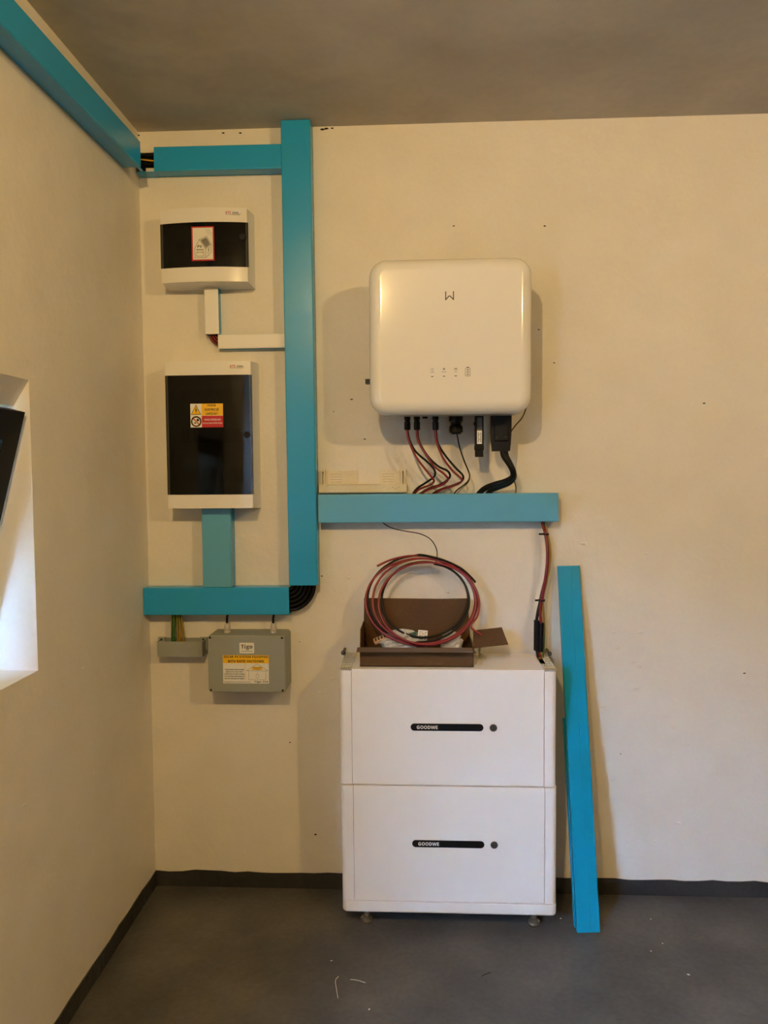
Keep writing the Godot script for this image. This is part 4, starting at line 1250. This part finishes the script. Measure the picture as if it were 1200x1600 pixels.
func build_loose() -> void:
	var st := new_st()
	# coils standing in the box, leaning on the wall
	tube(st, [Vector3(0.8267, 1.1872, 0.0742), Vector3(0.8750, 1.2082, 0.0672), Vector3(0.9287, 1.2198, 0.0634), Vector3(0.9841, 1.2213, 0.0631), Vector3(1.0373, 1.2126, 0.0663), Vector3(1.0847, 1.1943, 0.0729), Vector3(1.1232, 1.1680, 0.0823), Vector3(1.1505, 1.1355, 0.0940), Vector3(1.1651, 1.0991, 0.1072), Vector3(1.1665, 1.0615, 0.1209), Vector3(1.1551, 1.0252, 0.1343), Vector3(1.1320, 0.9925, 0.1465), Vector3(1.0991, 0.9655, 0.1566), Vector3(1.0578, 0.9462, 0.1639), Vector3(1.0114, 0.9355, 0.1681), Vector3(0.9629, 0.9341, 0.1686), Vector3(0.9154, 0.9421, 0.1660), Vector3(0.8721, 0.9589, 0.1600), Vector3(0.8358, 0.9834, 0.1513), Vector3(0.8089, 1.0141, 0.1403), Vector3(0.7934, 1.0489, 0.1280), Vector3(0.7905, 1.0855, 0.1152), Vector3(0.8004, 1.1214, 0.1028), Vector3(0.8226, 1.1540, 0.0916), Vector3(0.8560, 1.1811, 0.0824), Vector3(0.8988, 1.2008, 0.0758), Vector3(0.9466, 1.2116, 0.0722), Vector3(0.9961, 1.2128, 0.0720), Vector3(1.0438, 1.2044, 0.0752), Vector3(1.0863, 1.1870, 0.0815), Vector3(1.1209, 1.1621, 0.0905), Vector3(1.1454, 1.1313, 0.1016), Vector3(1.1583, 1.0969, 0.1141), Vector3(1.1590, 1.0614, 0.1271), Vector3(1.1479, 1.0271, 0.1398), Vector3(1.1260, 0.9963, 0.1513), Vector3(1.0950, 0.9709, 0.1608), Vector3(1.0570, 0.9526, 0.1678), Vector3(1.0143, 0.9424, 0.1718), Vector3(0.9698, 0.9409, 0.1725), Vector3(0.9265, 0.9484, 0.1699), Vector3(0.8872, 0.9645, 0.1642), Vector3(0.8544, 0.9881, 0.1558), Vector3(0.8305, 1.0180, 0.1451), Vector3(0.8170, 1.0521, 0.1331), Vector3(0.8151, 1.0883, 0.1204), Vector3(0.8249, 1.1241, 0.1079), Vector3(0.8459, 1.1569, 0.0966), Vector3(0.8770, 1.1837, 0.0875), Vector3(0.9161, 1.2024, 0.0812), Vector3(0.9601, 1.2124, 0.0780), Vector3(1.0058, 1.2129, 0.0780), Vector3(1.0502, 1.2039, 0.0814), Vector3(1.0901, 1.1861, 0.0878), Vector3(1.1229, 1.1608, 0.0970), Vector3(1.1464, 1.1298, 0.1082), Vector3(1.1592, 1.0954, 0.1207), Vector3(1.1607, 1.0599, 0.1338), Vector3(1.1511, 1.0256, 0.1465), Vector3(1.1312, 0.9948, 0.1580), Vector3(1.1021, 0.9695, 0.1676), Vector3(1.0660, 0.9512, 0.1746), Vector3(1.0255, 0.9408, 0.1786), Vector3(0.9833, 0.9391, 0.1795), Vector3(0.9421, 0.9461, 0.1771), Vector3(0.9046, 0.9614, 0.1716), Vector3(0.8734, 0.9841, 0.1635), Vector3(0.8505, 1.0127, 0.1533), Vector3(0.8375, 1.0453, 0.1417), Vector3(0.8356, 1.0799, 0.1295), Vector3(0.8449, 1.1139, 0.1176), Vector3(0.8649, 1.1451, 0.1068), Vector3(0.8939, 1.1710, 0.0980), Vector3(0.9306, 1.1898, 0.0916), Vector3(0.9725, 1.2001, 0.0883), Vector3(1.0167, 1.2013, 0.0881), Vector3(1.0601, 1.1933, 0.0911), Vector3(1.0997, 1.1768, 0.0972), Vector3(1.1325, 1.1531, 0.1058), Vector3(1.1565, 1.1239, 0.1164), Vector3(1.1700, 1.0913, 0.1283), Vector3(1.1721, 1.0577, 0.1408), Vector3(1.1627, 1.0253, 0.1528), Vector3(1.1426, 0.9962, 0.1638)] + [Vector3(1.1768, 0.9704, 0.1720)], 0.0039, 10, [], 0.012)
	single("red_cable_coil", st, M.red, "loosely coiled red cable standing in the cardboard box", "cable coil")
	st = new_st()
	tube(st, [Vector3(1.1638, 1.1325, 0.0850), Vector3(1.1443, 1.1545, 0.0850), Vector3(1.1139, 1.1808, 0.0850), Vector3(1.0704, 1.2028, 0.0850), Vector3(1.0225, 1.2183, 0.0850), Vector3(0.9789, 1.2252, 0.0680)] + [Vector3(0.9556, 1.2214, 0.0582), Vector3(0.9105, 1.2129, 0.0610), Vector3(0.8697, 1.1951, 0.0667), Vector3(0.8358, 1.1694, 0.0748), Vector3(0.8115, 1.1376, 0.0849), Vector3(0.7982, 1.1021, 0.0962), Vector3(0.7969, 1.0653, 0.1080), Vector3(0.8075, 1.0297, 0.1195), Vector3(0.8293, 0.9979, 0.1299), Vector3(0.8607, 0.9717, 0.1385), Vector3(0.8994, 0.9530, 0.1448), Vector3(0.9430, 0.9427, 0.1484), Vector3(0.9888, 0.9418, 0.1490), Vector3(1.0333, 0.9504, 0.1465), Vector3(1.0725, 0.9673, 0.1413), Vector3(1.1043, 0.9913, 0.1338), Vector3(1.1267, 1.0207, 0.1246), Vector3(1.1387, 1.0536, 0.1143), Vector3(1.1397, 1.0876, 0.1038), Vector3(1.1301, 1.1205, 0.0936), Vector3(1.1109, 1.1500, 0.0846), Vector3(1.0836, 1.1740, 0.0774), Vector3(1.0507, 1.1910, 0.0723), Vector3(1.0145, 1.1998, 0.0698), Vector3(0.9770, 1.2007, 0.0698), Vector3(0.9397, 1.1937, 0.0722), Vector3(0.9060, 1.1786, 0.0771), Vector3(0.8780, 1.1565, 0.0842), Vector3(0.8577, 1.1289, 0.0930), Vector3(0.8465, 1.0979, 0.1029), Vector3(0.8450, 1.0657, 0.1133), Vector3(0.8532, 1.0345, 0.1234), Vector3(0.8703, 1.0065, 0.1326), Vector3(0.8953, 0.9834, 0.1402), Vector3(0.9262, 0.9669, 0.1458), Vector3(0.9610, 0.9579, 0.1490), Vector3(0.9982, 0.9568, 0.1496), Vector3(1.0351, 0.9638, 0.1476), Vector3(1.0692, 0.9784, 0.1432), Vector3(1.0981, 0.9996, 0.1366), Vector3(1.1200, 1.0261, 0.1283), Vector3(1.1333, 1.0561, 0.1189), Vector3(1.1370, 1.0875, 0.1092), Vector3(1.1308, 1.1183, 0.0997), Vector3(1.1149, 1.1463, 0.0911), Vector3(1.0904, 1.1695, 0.0841), Vector3(1.0589, 1.1863, 0.0791), Vector3(1.0225, 1.1955, 0.0765)], 0.0039, 10, [], 0.012)
	single("black_cable_coil", st, M.black, "coiled black cable standing in the cardboard box with the red one", "cable coil")
	st = new_st()
	tube(st, [Vector3(0.8416, 1.3452, 0.0400), Vector3(0.8527, 1.3296, 0.0400), Vector3(0.8837, 1.3139, 0.0400), Vector3(0.9259, 1.3048, 0.0400), Vector3(0.9747, 1.2957, 0.0400), Vector3(1.0101, 1.2778, 0.0400), Vector3(1.0299, 1.2488, 0.0400), Vector3(1.0339, 1.2262, 0.0580), Vector3(1.0292, 1.1967, 0.0700)], 0.0017)
	single("thin_black_wire", st, M.black_soft, "thin black wire drooping from the trunking to the top of the coils", "wire")
	# battery leads
	var o := thing("battery_cable", "bundle of red, black and green-yellow battery cables dropping from the trunking end", "cable")
	st = new_st()
	tube(st, [Vector3(1.3934, 1.3560, 0.0350), Vector3(1.3979, 1.3250, 0.0350), Vector3(1.4044, 1.2953, 0.0500), Vector3(1.4092, 1.2480, 0.0620), Vector3(1.4088, 1.1957, 0.0660), Vector3(1.4025, 1.1407, 0.0660), Vector3(1.3944, 1.0963, 0.0640), Vector3(1.3904, 1.0628, 0.0620), Vector3(1.3862, 1.0230, 0.0620), Vector3(1.3886, 0.9852, 0.0620), Vector3(1.3866, 0.9297, 0.0620), Vector3(1.3824, 0.8896, 0.0620), Vector3(1.3863, 0.8717, 0.0800), Vector3(1.3941, 0.8459, 0.1000)], 0.0052, 12)
	obj("red_cable", st, M.red_dark, o)
	st = new_st()
	tube(st, [Vector3(1.4029, 1.3556, 0.0300), Vector3(1.4074, 1.3246, 0.0300), Vector3(1.4122, 1.2946, 0.0420), Vector3(1.4198, 1.2468, 0.0500), Vector3(1.4198, 1.1940, 0.0520), Vector3(1.4110, 1.1390, 0.0540), Vector3(1.3999, 1.0951, 0.0560), Vector3(1.3957, 1.0618, 0.0560), Vector3(1.3981, 1.0174, 0.0560), Vector3(1.4005, 0.9618, 0.0560), Vector3(1.3986, 0.9016, 0.0560), Vector3(1.3943, 0.8737, 0.0700), Vector3(1.4016, 0.8540, 0.0800)], 0.0042, 12, [GREEN, YELLOW])
	obj("earth_cable", st, M.earth_wire, o)
	st = new_st()
	tube(st, [Vector3(1.3993, 1.3553, 0.0250), Vector3(1.4038, 1.3243, 0.0250), Vector3(1.4088, 1.2941, 0.0360), Vector3(1.4146, 1.2460, 0.0420), Vector3(1.4145, 1.1930, 0.0440), Vector3(1.4057, 1.1379, 0.0460), Vector3(1.3946, 1.0938, 0.0480), Vector3(1.3879, 1.0608, 0.0500), Vector3(1.3778, 1.0226, 0.0600), Vector3(1.3736, 0.9848, 0.0600), Vector3(1.3738, 0.9292, 0.0600), Vector3(1.3761, 0.8891, 0.0600), Vector3(1.3820, 0.8672, 0.0800), Vector3(1.3898, 0.8458, 0.1000)], 0.0052, 12)
	obj("black_cable", st, M.black, o)
	for q in [[Vector3(1.4049, 1.2939, 0.0470), 0.0125], [Vector3(1.3910, 1.0666, 0.0580), 0.0125]]:
		st = new_st()
		X = Transform3D(Basis.IDENTITY, q[0])
		lathe(st, [Vector2(0.0105, -0.003), Vector2(q[1], -0.003), Vector2(q[1], 0.003), Vector2(0.0105, 0.003), Vector2(0.0105, -0.003)], 18)
		bx(st, Vector3(-0.022, -0.003, -0.002), Vector3(-0.010, 0.003, 0.003))
		X = Transform3D.IDENTITY
		obj("cable_tie", st, M.black, o)
	for s in [[838.5, 969, 1016, 0.060], [845.5, 973, 1017, 0.063]]:
		st = new_st()
		var pa := Vector3(1.3743, 0.9985, 0.0620)
		var pb := Vector3(1.3736, 0.8940, 0.0620)
		if s[0] > 840:
			pa = Vector3(1.3897, 0.9905, 0.0660)
			pb = Vector3(1.3866, 0.8905, 0.0660)
		tube(st, [pa, pa.lerp(pb, 0.4), pa.lerp(pb, 0.6), pb], 0.0095, 14)
		obj("connector", st, M.black, o)
	# lengths of trunking leaning on the wall
	lean("trunking_cover", "long narrow blue trunking cover leaning on the wall beside the batteries", Vector3(1.5220, 0.001, 0.2360), Vector3(1.4895, 1.182, 0.028), 0.0760, 0.016, true)
	lean("trunking_offcut", "shorter blue trunking offcut leaning behind the long cover", Vector3(1.5180, 0.001, 0.2080), Vector3(1.4990, 0.665, 0.084), 0.0740, 0.014, false)

func lean(called: String, label: String, foot: Vector3, top: Vector3, w: float, d: float, grooves: bool) -> void:
	var o := thing(called, label, "trunking")
	var up := (top - foot).normalized()
	var side := Vector3.RIGHT - up * up.x
	side = (side.normalized()).rotated(up, 0.05)
	var out := side.cross(up).normalized()
	o.transform = Transform3D(Basis(side, up, out), foot)
	var length := (top - foot).length()
	var st := new_st()
	X = Transform3D(Basis(Vector3(1, 0, 0), Vector3(0, 0, 1), Vector3(0, 1, 0)), Vector3.ZERO)
	var h := w / 2
	var b := 0.003
	var prof := [Vector2(-h, -d)]
	for i in 5:
		var a := i / 4.0 * PI / 2
		prof.append(Vector2(-h + b - b * cos(a), -b + b * sin(a)))
	if grooves:
		for g in [0.006]:
			prof.append_array([Vector2(g - 0.0014, 0), Vector2(g - 0.0008, 0.0012), Vector2(g + 0.0008, 0.0012), Vector2(g + 0.0014, 0)])
	for i in 5:
		var a := i / 4.0 * PI / 2
		prof.append(Vector2(h - b + b * sin(a), -b + b * cos(a)))
	prof.append(Vector2(h, -d))
	prof.append(Vector2(h - 0.0016, -d))
	prof.append(Vector2(h - 0.0016, -0.0022))
	prof.append(Vector2(-h + 0.0016, -0.0022))
	prof.append(Vector2(-h + 0.0016, -d))
	prism(st, PackedVector2Array(prof), 0, length)
	X = Transform3D.IDENTITY
	obj("channel", st, M.blue_new, o)
	st = new_st()
	for s in [-1, 1]: bx(st, Vector3(s * (h - 0.004) - 0.002, 0.0, -d - 0.001), Vector3(s * (h - 0.004) + 0.002, length, -d + 0.002))
	obj("snap_rail", st, M.blue_new, o)

func build_small() -> void:
	var rng := RandomNumberGenerator.new()
	rng.seed = 12
	# crumbs of plaster and plastic on the floor
	for q in [Vector3(1.4445, 0.0, 0.1571), Vector3(1.7469, 0.0, 0.1495), Vector3(1.7443, 0.0, 0.2837), Vector3(1.6960, 0.0, 0.3251), Vector3(1.7752, 0.0, 0.4364), Vector3(0.6964, 0.0, 0.4115), Vector3(0.8283, 0.0, 0.6230)]:
		var st := new_st()
		var n := 7
		var size := rng.randf_range(0.002, 0.0042)
		var turn := rng.randf_range(0, PI)
		var ring := []
		for i in n:
			var a := TAU * i / n
			var r := size * rng.randf_range(0.6, 1.2)
			ring.append(q + Vector3(cos(a) * r * 1.5, 0, sin(a) * r * 0.9).rotated(Vector3.UP, turn))
		var top: Vector3 = q + Vector3(0, size * 0.7, 0)
		for i in n:
			var a: Vector3 = ring[i]; var b: Vector3 = ring[(i + 1) % n]
			var nn := (b - a).cross(top - a).normalized()
			if nn.y < 0: nn = -nn
			tri(st, a, b, top, nn, nn, nn)
		single("plaster_crumb", st, M.white_dull, "tiny pale crumb lying on the grey floor", "crumb", "crumbs on the floor")
	# fibres and a dark sliver dropped on the floor
	for q in [[Vector3(0.7265, 0.0, 0.4862), Vector3(0.7191, 0.0, 0.5069), Vector3(0.7350, 0.0, 0.5817), M.white_dull, "thin bent pale plastic fibre lying on the grey floor"], [Vector3(0.7624, 0.0, 0.4994), Vector3(0.7836, 0.0, 0.5015), Vector3(0.8093, 0.0, 0.5120), M.white_dull, "thin straight pale plastic fibre lying on the grey floor"], [Vector3(1.1540, 0.0, 0.4695), Vector3(1.1703, 0.0, 0.4571), Vector3(1.1843, 0.0, 0.4506), M.black_soft, "dark sliver lying on the grey floor before the batteries"]]:
		var st := new_st()
		var up := Vector3(0, 0.0009, 0)
		tube(st, [q[0] + up, q[1] + up, q[2] + up], 0.0009, 6)
		single("floor_fibre", st, q[3], q[4], "debris")
